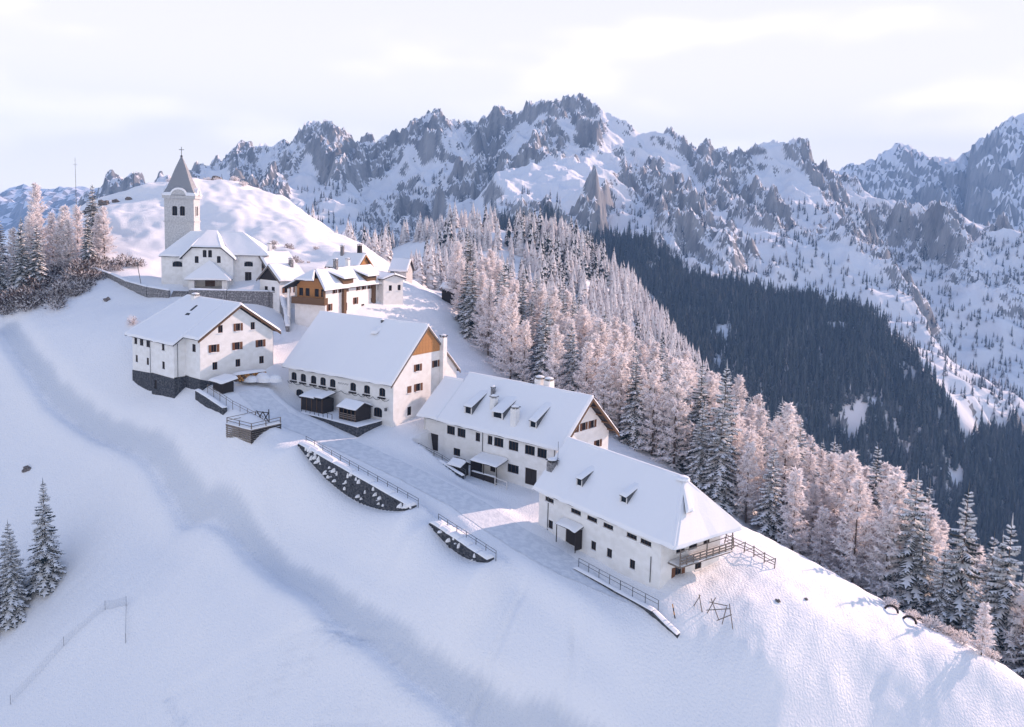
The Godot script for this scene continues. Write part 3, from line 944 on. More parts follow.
# the inn in the middle: three shed dormers, annex on its upper end, sunken yard in front
func middle_inn() -> void:
	var e := 7.3
	var h := thing("inn", "white inn with three long shed dormers and a sunken yard in front", "house", Vector3(-12.7, -44.6, -152.2), -0.7022)
	var s := Shape.new()
	var wins := []
	for q in [[2.67, 1.9], [5.21, 1.9], [9.05, 1.05], [11.82, 1.05], [13.76, 2.05], [16.98, 2.05], [20.45, 2.05], [22.96, 1.9]]: wins.append([q[0] - 1.2, -1.4 + e, q[1], 1.5, "w"])
	wins.append([17.02 - 1.2, -5.23 + e, 2.4, 1.4, "w"]); wins.append([20.82 - 1.2, -5.75 + e, 2.4, 2.7, "d"])
	wins.append([3.0, -5.0 + e, 1.6, 1.3, "w"]); wins.append([11.4, -5.6 + e, 1.2, 2.2, "d"])
	facade(h, s, front_t(1.2, 0, -0.9), block(24.7, e), wins, M.frame_brown)
	facade(h, s, right_t(25.9, 0, -0.9), pent(14.4, e + 0.3, 6.5), [[4.65, 2.31 + e, 1.05, 1.25, "s"], [7.07, 2.3 + e, 1.05, 1.25, "s"], [9.48, 2.29 + e, 1.1, 1.25, "s"], [11.3, -1.34 + e, 1.1, 1.2, "s"], [6.5, -1.34 + e, 1.1, 1.2, "s"]], M.frame_brown)
	facade(h, s, left_t(1.2, 0, -15.3), pent(14.4, e + 0.3, 6.5), [], M.frame_brown)
	facade(h, s, back_t(25.9, 0, -15.3), block(24.7, e), [], M.frame_brown)
	part("wall", s, M.plaster, h)
	roof(h, gable_planes(0, 27.5, 0, -16.2, e, 7.26))
	snow_ridge(h, [[Vector3(0.1, e + 7.42, -8.1), Vector3(27.4, e + 7.42, -8.1)], [Vector3(-5.1, e + 6.12, -7.0), Vector3(-0.1, e + 6.12, -7.0)]])
	var bb := Shape.new()
	for z in [[0.0, 0.0], [-16.2, 0.0]]:
		bb.hexa([Vector3(27.3, e - 0.55, z[0]), Vector3(27.53, e - 0.55, z[0]), Vector3(27.53, e + 6.75, -8.1), Vector3(27.3, e + 6.75, -8.1), Vector3(27.3, e - 0.2, z[0]), Vector3(27.53, e - 0.2, z[0]), Vector3(27.53, e + 7.1, -8.1), Vector3(27.3, e + 7.1, -8.1)])
	part("bargeboard", bb, M.timber, h)
	for k in 4:
		var pu := Shape.new()
		var z := -9.6 - k * 1.75
		var y := e + (16.2 + z) * 0.896 - 0.5
		pu.box(Vector3(25.9, y - 0.15, z - 0.1), Vector3(27.29, y + 0.12, z + 0.1))
		part("purlin", pu, M.timber, h)
	for d in [[5.0, 6.8, -1.7, -6.0], [11.2, 13.7, -1.9, -6.0], [19.5, 21.0, -1.75, -6.4]]: dormer(h, d[0], d[1], d[2], d[3], e, 0.896, 1.7, 0.08)
	chimney(h, 16.3, -1.9, e + 0.8, e + 4.6, 1.1, M.plaster)
	chimney(h, 10.3, -3.4, e + 2.4, e + 5.2, 1.0, M.plaster)
	chimney(h, 8.3, -5.4, e + 4.4, e + 6.2, 0.6, M.stone)
	for x in [15.2, 17.2]: chimney(h, x, -9.6, e + 5.0, e + 8.4, 1.3, M.plaster)
	# annex at the upper end, its roof a little lower
	var a := Shape.new()
	facade(h, a, left_t(-4.2, 0, -14.2), pent(13.2, e - 0.2, 5.6), [], M.frame_brown)
	facade(h, a, front_t(-4.2, 0, -1.4), block(5.4, e - 0.2), [[2.0, -4.5 + e, 2.6, 3.0, "d"]], M.frame_brown)
	part("annex_wall", a, M.plaster, h)
	roof(h, [[Vector3(-5.2, e + 0.05, -0.1), Vector3(-0.05, e + 0.05, -0.1), Vector3(-0.05, e + 6.0, -7.0), Vector3(-5.2, e + 6.0, -7.0)], [Vector3(-0.05, e - 0.6, -14.9), Vector3(-5.2, e - 0.6, -14.9), Vector3(-5.2, e + 6.0, -7.0), Vector3(-0.05, e + 6.0, -7.0)]], 0.3, "annex_roof")
	for x in [10.2, 25.5]: pipe(h, Vector3(x, 0, -0.83), Vector3(x, e - 0.2, -0.83))
	# canopy against the front
	var c := thing("canopy", "snow topped lean-to canopy with counter against the inn yard front", "canopy", Vector3(-12.7, -44.6, -152.2), -0.7022)
	var cs := Shape.new()
	var cp := [Vector3(10.0, 2.7, 2.0), Vector3(16.0, 2.7, 2.0), Vector3(16.0, 3.4, -0.85), Vector3(10.0, 3.4, -0.85)]
	deck(cs, cp, 0.12)
	part("roof", cs, M.dark_wood, c)
	var sn := Shape.new()
	snow_sheet(sn, cp, 0.25)
	part("roof_snow", sn, M.roof_snow, c)
	for x in [10.15, 13.0, 15.85]:
		var p := Shape.new()
		p.bar(Vector3(x, -0.6, 1.85), Vector3(x, 2.6, 1.85), 0.08, 4)
		part("post", p, M.dark_wood, c)
	var ct := Shape.new()
	ct.box(Vector3(10.3, -0.6, 1.5), Vector3(15.6, 0.85, 1.75))
	ct.box(Vector3(10.1, -0.6, -0.8), Vector3(10.2, 2.6, 1.7))
	part("counter", ct, M.dark_wood, c)
	var cw := Shape.new()
	snow_sheet(cw, [Vector3(10.3, 0.86, 1.9), Vector3(15.6, 0.86, 1.9), Vector3(15.6, 0.86, 1.45), Vector3(10.3, 0.86, 1.45)], 0.15, false)
	part("counter_snow", cw, M.roof_snow, c)
	# small kiosk in the yard
	var k := thing("kiosk", "tiny dark kiosk with thick snow roof standing in the inn yard", "kiosk", Vector3(-12.7, -44.6, -152.2), -0.7022)
	var ks := Shape.new()
	ks.box(Vector3(7.0, -0.8, 1.6), Vector3(9.4, 1.7, 3.6))
	part("body", ks, M.dark_wood, k)
	roof(k, gable_planes(6.6, 9.8, 4.0, 1.2, 1.7, 0.75), 0.35)

# the biggest roof: arched windows along the front, timbered gable
func big_inn() -> void:
	var e := 6.8
	var o := Vector3(-44.7, -38.7, -170.6)
	var h := thing("guesthouse", "big white guesthouse with steep snowy roof, arched windows and orange boarded gable", "house", o, -0.5888)
	var s := Shape.new()
	var wins := []
	for x in [2.55, 5.13, 7.94, 10.47, 13.03, 18.29, 21.76, 25.48]: wins.append([x - 1.05, -1.68 + e, 1.45, 1.55, "a"])
	wins.append([4.17 - 1.05, -4.95 + e, 2.1, 1.75, "a"]); wins.append([24.48 - 1.05, -5.5 + e, 2.05, 1.75, "a"])
	wins.append([10.0, -5.4 + e, 1.4, 2.2, "d"]); wins.append([17.5, -5.2 + e, 1.5, 1.6, "a"])
	facade(h, s, front_t(1.05, 0, -0.9), block(27.1, e), wins, M.frame_brown)
	facade(h, s, right_t(28.15, 0, -0.9), pent(18.5, e + 0.5, 8.9), [[6.7, 2.25 + e, 1.1, 1.3, "s"], [11.95, 2.3 + e, 1.1, 1.3, "s"], [6.9, -1.47 + e, 1.15, 1.4, "s"], [4.35, -1.5 + e, 1.1, 1.25, "c"], [4.45, -5.53 + e, 1.1, 1.6, "w"]], M.frame_brown)
	facade(h, s, left_t(1.05, 0, -19.4), pent(18.5, e + 0.5, 8.9), [], M.frame_brown)
	facade(h, s, back_t(28.15, 0, -19.4), block(27.1, e), [], M.frame_brown)
	part("wall", s, M.plaster, h)
	# boarded gable triangle, board by board
	var gz := -10.15
	for k in 20:
		var z0 := -5.75 - k * 0.44
		var z1 := z0 - 0.43
		var top := func(z: float) -> float: return e + 9.4 - absf(z - gz) * 0.9635
		if minf(top.call(z0), top.call(z1)) < e + 4.75: continue
		var b := Shape.new()
		b.hexa([Vector3(28.155, e + 4.7, z0), Vector3(28.21 + 0.012 * (k % 2), e + 4.7, z0), Vector3(28.21 + 0.012 * (k % 2), e + 4.7, z1), Vector3(28.155, e + 4.7, z1), Vector3(28.155, top.call(z0), z0), Vector3(28.21 + 0.012 * (k % 2), top.call(z0), z0), Vector3(28.21 + 0.012 * (k % 2), top.call(z1), z1), Vector3(28.155, top.call(z1), z1)])
		part("board", b, M.larch_boards, h)
	roof(h, gable_planes(0, 28.5, 0, -20.3, e, 9.78))
	snow_ridge(h, [[Vector3(0.1, e + 9.92, -10.15), Vector3(28.4, e + 9.92, -10.15)]])
	var bb := Shape.new()
	for z in [0.0, -20.3]: bb.hexa([Vector3(28.3, e - 0.45, z), Vector3(28.53, e - 0.45, z), Vector3(28.53, e + 9.33, gz), Vector3(28.3, e + 9.33, gz), Vector3(28.3, e - 0.2, z), Vector3(28.53, e - 0.2, z), Vector3(28.53, e + 9.58, gz), Vector3(28.3, e + 9.58, gz)])
	part("bargeboard", bb, M.grey_wood, h)
	# flue stack outside the gable wall
	var ch := Shape.new()
	ch.box(Vector3(28.16, -3, -15.0), Vector3(29.1, e + 7.2, -13.9))
	var cn := part("chimney", ch, M.plaster, h)
	var cc := Shape.new()
	cc.box(Vector3(28.05, e + 7.45, -15.1), Vector3(29.2, e + 7.6, -13.8))
	for q in [[28.25, -14.9], [29.0, -14.9], [28.25, -14.0], [29.0, -14.0]]: cc.bar(Vector3(q[0], e + 7.2, q[1]), Vector3(q[0], e + 7.45, q[1]), 0.06, 4)
	part("cap", cc, M.roof_edge, cn)
	var cs := Shape.new()
	dome(cs, Vector3(28.62, e + 7.6, -14.45), 0.55, 0.25)
	part("snow_cap", cs, M.roof_snow, cn)
	# roof vent under its hood
	var rv := Shape.new()
	rv.box(Vector3(17.2, e + 6.5, -8.9), Vector3(18.3, e + 8.1, -7.2))
	rv.bar(Vector3(17.6, e + 8.8, -9.4), Vector3(17.6, e + 10.0, -9.4), 0.28, 8)
	var v := part("roof_vent", rv, M.metal, h)
	var vs := Shape.new()
	snow_sheet(vs, [Vector3(16.9, e + 7.6, -6.8), Vector3(18.5, e + 7.6, -6.8), Vector3(18.5, e + 8.8, -9.0), Vector3(16.9, e + 8.8, -9.0)], 0.35, false)
	dome(vs, Vector3(17.6, e + 10.0, -9.4), 0.4, 0.25)
	part("roof_snow", vs, M.roof_snow, v)
	# planters under the upper windows, painted sign, lantern
	for x in [2.55, 5.13, 7.94, 10.47, 13.03, 18.29, 21.76, 25.48]:
		var p := Shape.new()
		p.box(Vector3(x - 0.85, e - 2.85, -0.88), Vector3(x + 0.85, e - 2.6, -0.55))
		part("planter", p, M.dark_wood, h)
	var sg := Shape.new()
	for k in 9:
		var x := 14.5 + k * 0.3
		sg.box(Vector3(x, e - 1.58, -0.895), Vector3(x + 0.07, e - 1.28, -0.885))
		if k % 2 == 0: sg.box(Vector3(x + 0.07, e - 1.36, -0.895), Vector3(x + 0.22, e - 1.29, -0.885))
		else: sg.box(Vector3(x + 0.07, e - 1.58, -0.895), Vector3(x + 0.2, e - 1.51, -0.885))
	part("painted_sign", sg, M.metal, h)
	var gl := Shape.new()
	var xs := [1.2, 2.55, 5.13, 7.94, 10.47, 13.03, 15.6, 18.29, 20.0, 21.76, 23.6, 25.48, 27.5]
	for k in xs.size() - 1:
		for j in 4:
			var t0 := j / 4.0
			var t1 := (j + 1) / 4.0
			gl.bar(Vector3(lerpf(xs[k], xs[k + 1], t0), e - 2.7 - 1.2 * t0 * (1 - t0) * 1.5, -0.5), Vector3(lerpf(xs[k], xs[k + 1], t1), e - 2.7 - 1.2 * t1 * (1 - t1) * 1.5, -0.5), 0.05, 4)
	part("garland", gl, M.needles, h)
	var ln := Shape.new()
	ln.bar(Vector3(26.9, e - 4.3, -0.88), Vector3(26.9, e - 4.1, -0.3), 0.03, 4)
	ln.box(Vector3(26.72, e - 4.85, -0.5), Vector3(27.08, e - 4.3, -0.15))
	part("lantern", ln, M.metal, h)
	# low lean-to behind the flue, on the far side
	var lt := Shape.new()
	facade(h, lt, right_t(28.3, 0, -19.5), block(2.2, 4.4), [], M.frame_brown)
	part("lean_to_wall", lt, M.plaster, h)
	# terrace wall in front
	var t := thing("terrace_wall", "dark stone terrace wall carrying wooden stalls before the big guesthouse", "wall", o, -0.5888)
	var ts := Shape.new()
	ts.hexa([Vector3(9.5, -4, 4.0), Vector3(25.6, -4, 5.5), Vector3(25.6, -4, -0.8), Vector3(9.5, -4, -0.8), Vector3(9.5, -0.1, 4.0), Vector3(25.6, -0.1, 5.5), Vector3(25.6, -0.1, -0.8), Vector3(9.5, -0.1, -0.8)])
	part("masonry", ts, M.dark_stone, t)
	var sn := Shape.new()
	snow_sheet(sn, [Vector3(9.4, -0.09, 4.1), Vector3(25.7, -0.09, 5.6), Vector3(25.7, -0.09, -0.85), Vector3(9.4, -0.09, -0.85)], 0.18)
	part("snow_cover", sn, M.roof_snow, t)
	for k in 8:
		var p := Shape.new()
		var x := 9.8 + k * 1.25
		var z := lerpf(4.0, 5.5, (x - 9.5) / 16.1) - 0.15
		p.bar(Vector3(x, 0, z), Vector3(x, 1.0, z), 0.05, 4)
		if k < 7: p.bar(Vector3(x, 0.95, z), Vector3(x + 1.25, 0.95, z + 0.12), 0.04, 4)
		part("railing", p, M.dark_wood, t)
	stall("dark wooden stall with snowy lean-to roof beside the guesthouse front", o, -0.5888, 8.4, 14.6, 0.2, 3.2, 2.7, false)
	stall("dark wooden stall with snowy gable roof on the terrace corner", o, -0.5888, 19.0, 23.6, -0.2, 3.9, 2.4, true)
	var bin_ := thing("barrel", "small dark barrel beside the upper corner of the big guesthouse", "barrel", o, -0.5888)
	var bs := Shape.new()
	bs.bar(Vector3(0.6, -0.5, 1.0), Vector3(0.6, 1.1, 1.0), 0.45, 10)
	part("body", bs, M.dark_wood, bin_)
	var bd := Shape.new()
	dome(bd, Vector3(0.6, 1.1, 1.0), 0.46, 0.15)
	part("snow_cap", bd, M.roof_snow, bin_)

func stall(label: String, o: Vector3, turn: float, x0: float, x1: float, z0: float, z1: float, hh: float, gabled: bool) -> void:
	var h := thing("stall", label, "stall", o, turn)
	var s := Shape.new()
	s.box(Vector3(x0 + 0.2, 0.1, z0), Vector3(x1 - 0.2, hh, z0 + 0.15))
	s.box(Vector3(x0 + 0.2, 0.1, z0), Vector3(x0 + 0.35, hh, z1 - 0.3))
	s.box(Vector3(x1 - 0.35, 0.1, z0), Vector3(x1 - 0.2, hh, z1 - 0.3))
	s.box(Vector3(x0 + 0.35, 0.1, z1 - 0.45), Vector3(x1 - 0.35, hh * (0.42 if gabled else 0.9), z1 - 0.3))
	if gabled: s.prism([Vector3(x1 - 0.34, hh, z1 - 0.3), Vector3(x1 - 0.34, hh, z0), Vector3(x1 - 0.34, hh + 0.75, (z0 + z1) / 2)], Vector3(0.13, 0, 0))
	part("body", s, M.dark_wood, h)
	for k in 5:
		var x := lerpf(x0 + 0.4, x1 - 0.4, k / 4.0)
		var p := Shape.new()
		p.bar(Vector3(x, 0.1, z1 - 0.25), Vector3(x, hh, z1 - 0.25), 0.06, 4)
		part("post", p, M.timber, h)
	if gabled:
		for y in [0.5, 0.85, 1.2]:
			var r := Shape.new()
			r.box(Vector3(x0 + 0.2, y, z1 - 0.28), Vector3(x1 - 0.2, y + 0.14, z1 - 0.22))
			part("rail", r, M.grey_wood, h)
		roof(h, gable_planes(x0 - 0.1, x1 + 0.15, z1 + 0.1, z0 - 0.2, hh, 0.95), 0.25)
	else:
		var xm := lerpf(x0, x1, 0.64)
		roof(h, [[Vector3(x0, hh, z1), Vector3(xm, hh, z1), Vector3(xm, hh + 0.75, z0 - 0.3), Vector3(x0, hh + 0.75, z0 - 0.3)]], 0.25)
		roof(h, [[Vector3(xm + 0.1, hh + 0.35, z1 + 0.2), Vector3(x1, hh + 0.35, z1 + 0.2), Vector3(x1, hh + 0.95, z0 - 0.3), Vector3(xm + 0.1, hh + 0.95, z0 - 0.3)]], 0.22, "side_roof")

# house whose three-storey front steps down the slope, sunlit gable to the right
func gabled_house() -> void:
	var e := 6.4
	var o := Vector3(-72.1, -32.1, -173.3)
	var h := thing("gabled_house", "white house with broad sunlit shuttered gable above a dark stone basement", "house", o, -0.6885)
	var s := Shape.new()
	facade(h, s, right_t(18.2, 0, -0.7), pent(16.0, e + 0.2, 5.3), [[4.28, 1.61 + e, 1.0, 1.45, "w"], [8.1, 1.65 + e, 0.95, 1.45, "s"], [11.37, 1.61 + e, 0.95, 1.45, "w"], [2.87, -1.95 + e, 1.1, 1.45, "s"], [7.9, -1.98 + e, 1.1, 1.45, "s"], [13.1, -2.0 + e, 1.1, 1.4, "s"], [3.05, -5.3 + e, 1.05, 1.45, "w"], [8.0, -5.3 + e, 1.05, 1.45, "w"], [13.33, -5.3 + e, 1.05, 1.45, "w"]], M.shutter)
	facade(h, s, front_t(14.2, 0, -0.7), block(4.0, e, -1.1), [[1.9, -1.82 + e, 1.2, 1.45, "w"]], M.frame_brown)
	var y := e - 1.0
	facade(h, s, front_t(-3.3, 0, 1.2), block(8.1, y, -2.0), [[1.35, -2.2 + e, 1.15, 1.65, "w"], [3.65, -2.2 + e, 1.35, 1.7, "w"], [6.1, -2.2 + e, 1.25, 1.7, "w"], [1.6, -5.9 + e, 0.85, 1.4, "w"], [5.9, -5.9 + e, 0.85, 1.4, "w"]], M.frame_brown)
	facade(h, s, front_t(4.8, 0, 1.6), block(8.2, y - 0.1, -1.4), [[4.4, -2.15 + e, 0.95, 1.5, "w"], [4.4, -5.75 + e, 0.95, 1.45, "w"]], M.frame_brown)
	facade(h, s, right_t(13.0, 0, 1.6), [Vector2(0, -1.2), Vector2(2.4, -1.2), Vector2(2.4, e + 0.4), Vector2(0, y - 0.1)], [], M.frame_brown)
	facade(h, s, left_t(-3.3, 0, -16.7), block(17.9, y), [], M.frame_brown)
	facade(h, s, back_t(18.2, 0, -16.7), block(21.5, e), [], M.frame_brown)
	s.quad(Vector3(4.8, -1.4, 1.2), Vector3(4.8, y, 1.2), Vector3(4.8, y, 1.6), Vector3(4.8, -1.4, 1.6))
	s.quad(Vector3(13.0, -1, -0.7), Vector3(13.0, e, -0.7), Vector3(14.2, e, -0.7), Vector3(14.2, -1, -0.7))
	part("wall", s, M.plaster, h)
	var b := Shape.new()
	wall(b, front_t(-3.35, -9, 1.25), PackedVector2Array([Vector2(0, 0), Vector2(8.1, 0), Vector2(8.1, 7.4), Vector2(0, 7.0)]), [])
	wall(b, front_t(4.75, -9, 1.66), PackedVector2Array([Vector2(0, 0), Vector2(8.3, 0), Vector2(8.3, 7.55), Vector2(0, 7.65)]), [Rect2(1.0, 4.6, 1.0, 1.8)], 0.3)
	wall(b, right_t(13.06, -9, 1.66), PackedVector2Array([Vector2(0, 0), Vector2(2.4, 0), Vector2(2.4, 7.8), Vector2(0, 7.55)]), [])
	wall(b, front_t(13.06, -9, -0.64), PackedVector2Array([Vector2(0, 0), Vector2(5.2, 0), Vector2(5.2, 7.9), Vector2(0, 7.9)]), [])
	wall(b, right_t(18.26, -9, -0.64), PackedVector2Array([Vector2(0, 0), Vector2(3.0, 0), Vector2(3.0, 7.0), Vector2(0, 7.9)]), [])
	wall(b, left_t(-3.36, -9, -8.0), PackedVector2Array([Vector2(0, 0), Vector2(9.3, 0), Vector2(9.3, 7.0), Vector2(0, 7.0)]), [])
	part("stone_basement", b, M.dark_stone, h)
	var bd := Shape.new()
	bd.box(Vector3(5.75, -4.4, 1.4), Vector3(6.75, -2.6, 1.45))
	part("basement_door", bd, M.dark_wood, h)
	# roof: main ridge, hipped at the far end, long front slope broken back at the right
	var k := 0.66
	var zf := 2.1
	roof(h, [[Vector3(-4.7, e - k * zf, zf), Vector3(13.6, e - k * zf, zf), Vector3(13.6, e + 6.0, -9.1), Vector3(-0.2, e + 6.0, -9.1)], [Vector3(13.6, e, 0), Vector3(18.83, e, 0), Vector3(18.83, e + 6.0, -9.1), Vector3(13.6, e + 6.0, -9.1)], [Vector3(18.83, e, -18.2), Vector3(-4.7, e, -18.2), Vector3(-0.2, e + 6.0, -9.1), Vector3(18.83, e + 6.0, -9.1)]], 0.35)
	roof(h, [[Vector3(-4.7, e, -18.2), Vector3(-4.7, e - k * zf, zf), Vector3(-0.2, e + 5.98, -9.05), Vector3(-0.2, e + 5.98, -9.15)]], 0.3, "hip_roof")
	snow_ridge(h, [[Vector3(-0.2, e + 6.15, -9.1), Vector3(18.7, e + 6.15, -9.1)], [Vector3(-0.2, e + 6.15, -9.1), Vector3(-4.6, e - k * zf + 0.2, zf - 0.1)]])
	var bb := Shape.new()
	for z in [0.0, -18.2]: bb.hexa([Vector3(18.65, e - 0.55, z), Vector3(18.87, e - 0.55, z), Vector3(18.87, e + 5.5, -9.1), Vector3(18.65, e + 5.5, -9.1), Vector3(18.65, e - 0.2, z), Vector3(18.87, e - 0.2, z), Vector3(18.87, e + 5.8, -9.1), Vector3(18.65, e + 5.8, -9.1)])
	part("bargeboard", bb, M.timber, h)
	for z in [-1.6, -4.2, -6.6, -11.6, -14.0, -16.4]:
		var p := Shape.new()
		var yy := e + 6.0 - absf(z + 9.1) * 0.66 - 0.5
		p.box(Vector3(18.2, yy - 0.15, z - 0.12), Vector3(18.64, yy + 0.14, z + 0.12))
		part("purlin", p, M.timber, h)
	for q in [[7.0, -6.2, 0.35, 1.4], [8.7, -6.7, 0.4, 1.1], [7.6, -4.6, 0.8, 0.5], [10.6, -2.8, 0.9, 0.6]]:
		var w := Shape.new()
		var yy: float = e - k * q[1] + 0.3
		deck(w, [Vector3(q[0] - q[2], yy - k * q[3] / 2 + 0.12, q[1] + q[3] / 2), Vector3(q[0] + q[2], yy - k * q[3] / 2 + 0.12, q[1] + q[3] / 2), Vector3(q[0] + q[2], yy + k * q[3] / 2 + 0.12, q[1] - q[3] / 2), Vector3(q[0] - q[2], yy + k * q[3] / 2 + 0.12, q[1] - q[3] / 2)], 0.25)
		part("skylight", w, M.glass, h)
	chimney(h, 3.6, -8.6, e + 4.8, e + 6.5, 1.3, M.plaster)
	for q in [[4.6, 1.75], [13.3, 1.0]]: pipe(h, Vector3(q[0], -4, q[1]), Vector3(q[0], e - 1.2, q[1]))
	pipe(h, Vector3(17.9, -1, -16.9), Vector3(17.9, e, -16.9))

# church at the top of the village
func church() -> void:
	var o := Vector3(-81.9, -19.7, -206.0)
	var h := thing("church", "white church with pointed bell tower and snowy roofs above the village", "church", o, 0.14)
	var s := Shape.new()
	var e := 6.5
	var wm: Material = M.grey_plaster
	facade(h, s, front_t(0, 0, 0), block(5.2, e), [[3.6, 4.7, 2.2, 1.3, "a"]], M.frame_brown, wm)
	facade(h, s, front_t(16.5, 0, 0), block(7.2, e + 0.5), [[3.2, 5.0, 2.0, 1.2, "a"], [3.1, 1.6, 1.5, 3.0, "d"]], M.frame_brown, wm)
	facade(h, s, right_t(23.7, 0, 0), block(12.0, e + 0.5), [[6.0, 4.2, 1.6, 2.2, "a"]], M.frame_brown, wm)
	facade(h, s, left_t(0, 0, -12.0), block(12.0, e), [], M.frame_brown, wm)
	facade(h, s, back_t(23.7, 0, -12.0), block(23.7, e), [], M.frame_brown, wm)
	# projecting front with clipped gable
	facade(h, s, front_t(5.2, 0, 2.0), [Vector2(0, -3), Vector2(11.3, -3), Vector2(11.3, e), Vector2(8.5, 8.6), Vector2(2.2, 8.6), Vector2(0, e)], [[3.15, 5.95, 0.85, 1.6, "a"], [4.95, 7.35, 0.85, 1.7, "a"], [6.15, 7.35, 0.85, 1.7, "a"], [8.1, 6.05, 0.85, 1.6, "a"]], M.frame_brown, wm)
	facade(h, s, right_t(16.5, 0, 2.0), block(2.0, e), [], M.frame_brown, wm)
	facade(h, s, left_t(5.2, 0, 0), block(2.0, e), [], M.frame_brown, wm)
	part("wall", s, M.plaster, h)
	var r := 12.0
	roof(h, [[Vector3(-0.4, e, 0.6), Vector3(6.0, e, 0.6), Vector3(9.5, r, -6.0), Vector3(5.5, r, -6.0)],
		[Vector3(16.0, e + 0.5, 0.6), Vector3(24.4, e + 0.6, 0.6), Vector3(17.5, r, -6.0), Vector3(11.5, r, -6.0)],
		[Vector3(24.4, e + 0.6, -12.6), Vector3(-0.4, e, -12.6), Vector3(5.5, r, -6.0), Vector3(17.5, r, -6.0)]], 0.3)
	roof(h, [[Vector3(24.4, e + 0.6, 0.6), Vector3(24.4, e + 0.6, -12.6), Vector3(17.5, r - 0.03, -6.05), Vector3(17.5, r - 0.03, -5.95)], [Vector3(-0.4, e, -12.6), Vector3(-0.4, e, 0.6), Vector3(5.5, r - 0.03, -5.95), Vector3(5.5, r - 0.03, -6.05)]], 0.28, "hip_roof")
	# roof of the projecting front
	roof(h, [[Vector3(4.6, e - 0.4, 2.6), Vector3(4.6, e - 0.4, -3.0), Vector3(7.4, 8.9, -4.0), Vector3(7.3, 8.9, 2.6)], [Vector3(17.1, e - 0.4, -3.0), Vector3(17.1, e - 0.4, 2.6), Vector3(13.9, 8.9, 2.6), Vector3(13.8, 8.9, -4.0)],
		[Vector3(7.3, 8.9, 2.6), Vector3(13.9, 8.9, 2.6), Vector3(11.6, 12.3, -5.0), Vector3(9.4, 12.3, -5.0)], [Vector3(13.9, 8.9, 2.6), Vector3(13.8, 8.9, -4.0), Vector3(11.6, 12.3, -5.05), Vector3(11.6, 12.3, -4.95)], [Vector3(7.4, 8.9, -4.0), Vector3(7.3, 8.9, 2.6), Vector3(9.4, 12.3, -4.95), Vector3(9.4, 12.3, -5.05)]], 0.28, "front_roof")
	snow_ridge(h, [[Vector3(5.5, r + 0.1, -6), Vector3(17.5, r + 0.1, -6)], [Vector3(17.5, r + 0.1, -6), Vector3(24.2, e + 0.8, 0.4)], [Vector3(5.5, r + 0.1, -6), Vector3(-0.2, e + 0.15, 0.4)], [Vector3(11.6, 12.4, -5), Vector3(13.9, 9.05, 2.5)], [Vector3(9.4, 12.4, -5), Vector3(7.3, 9.05, 2.5)], [Vector3(11.4, 5.7, 2.4), Vector3(16.4, 1.75, 6.2)], [Vector3(11.4, 5.7, 2.4), Vector3(6.6, 1.75, 6.2)]], 0.22)
	# porch
	var pc := Shape.new()
	for x in [7.3, 14.6]: pc.box(Vector3(x, -3, 4.6), Vector3(x + 1.2, 1.6, 5.8))
	pc.box(Vector3(7.3, -3, 2.0), Vector3(7.5, 1.6, 4.6)); pc.box(Vector3(15.6, -3, 2.0), Vector3(15.8, 1.6, 4.6))
	var porch := part("porch", pc, M.plaster, h)
	var pd := Shape.new()
	var ps := Shape.new()
	for q in [[Vector3(6.5, 1.6, 6.3), Vector3(16.5, 1.6, 6.3), Vector3(11.5, 5.6, 2.4), Vector3(11.3, 5.6, 2.4)], [Vector3(16.5, 1.6, 6.3), Vector3(16.5, 1.6, 2.0), Vector3(11.5, 5.6, 2.0), Vector3(11.5, 5.6, 2.4)], [Vector3(6.5, 1.6, 2.0), Vector3(6.5, 1.6, 6.3), Vector3(11.3, 5.6, 2.4), Vector3(11.3, 5.6, 2.0)]]:
		deck(pd, q, 0.18); snow_sheet(ps, q, 0.28)
	part("porch_roof", pd, M.roof_edge, porch)
	part("roof_snow", ps, M.roof_snow, porch)
	var dr := Shape.new()
	dr.box(Vector3(10.2, -1, 2.02), Vector3(12.4, 1.4, 2.1))
	part("door", dr, M.timber, h)
	# tower
	var t := Shape.new()
	var tx := -0.8
	var tw := 6.8
	var z0 := -7.0
	var th := 20.6
	for q in [front_t(tx, 0, z0), right_t(tx + tw, 0, z0), left_t(tx, 0, z0 - tw), back_t(tx + tw, 0, z0 - tw)]:
		facade(h, t, q, block(tw, th), [[2.4, 16.95, 1.15, 2.3, "a"], [4.15, 16.95, 1.15, 2.3, "a"]], M.frame_brown, wm)
	var tower := part("tower", t, wm, h)
	for y in [14.3, 19.9]:
		var b := Shape.new()
		var g := 0.18 if y < 15 else 0.4
		b.box(Vector3(tx - g, y, z0 - tw - g), Vector3(tx + tw + g, y + (0.25 if y < 15 else 0.7), z0 + g))
		part("string_course", b, wm, tower)
	var cx := tx + tw / 2
	var cz := z0 - tw / 2
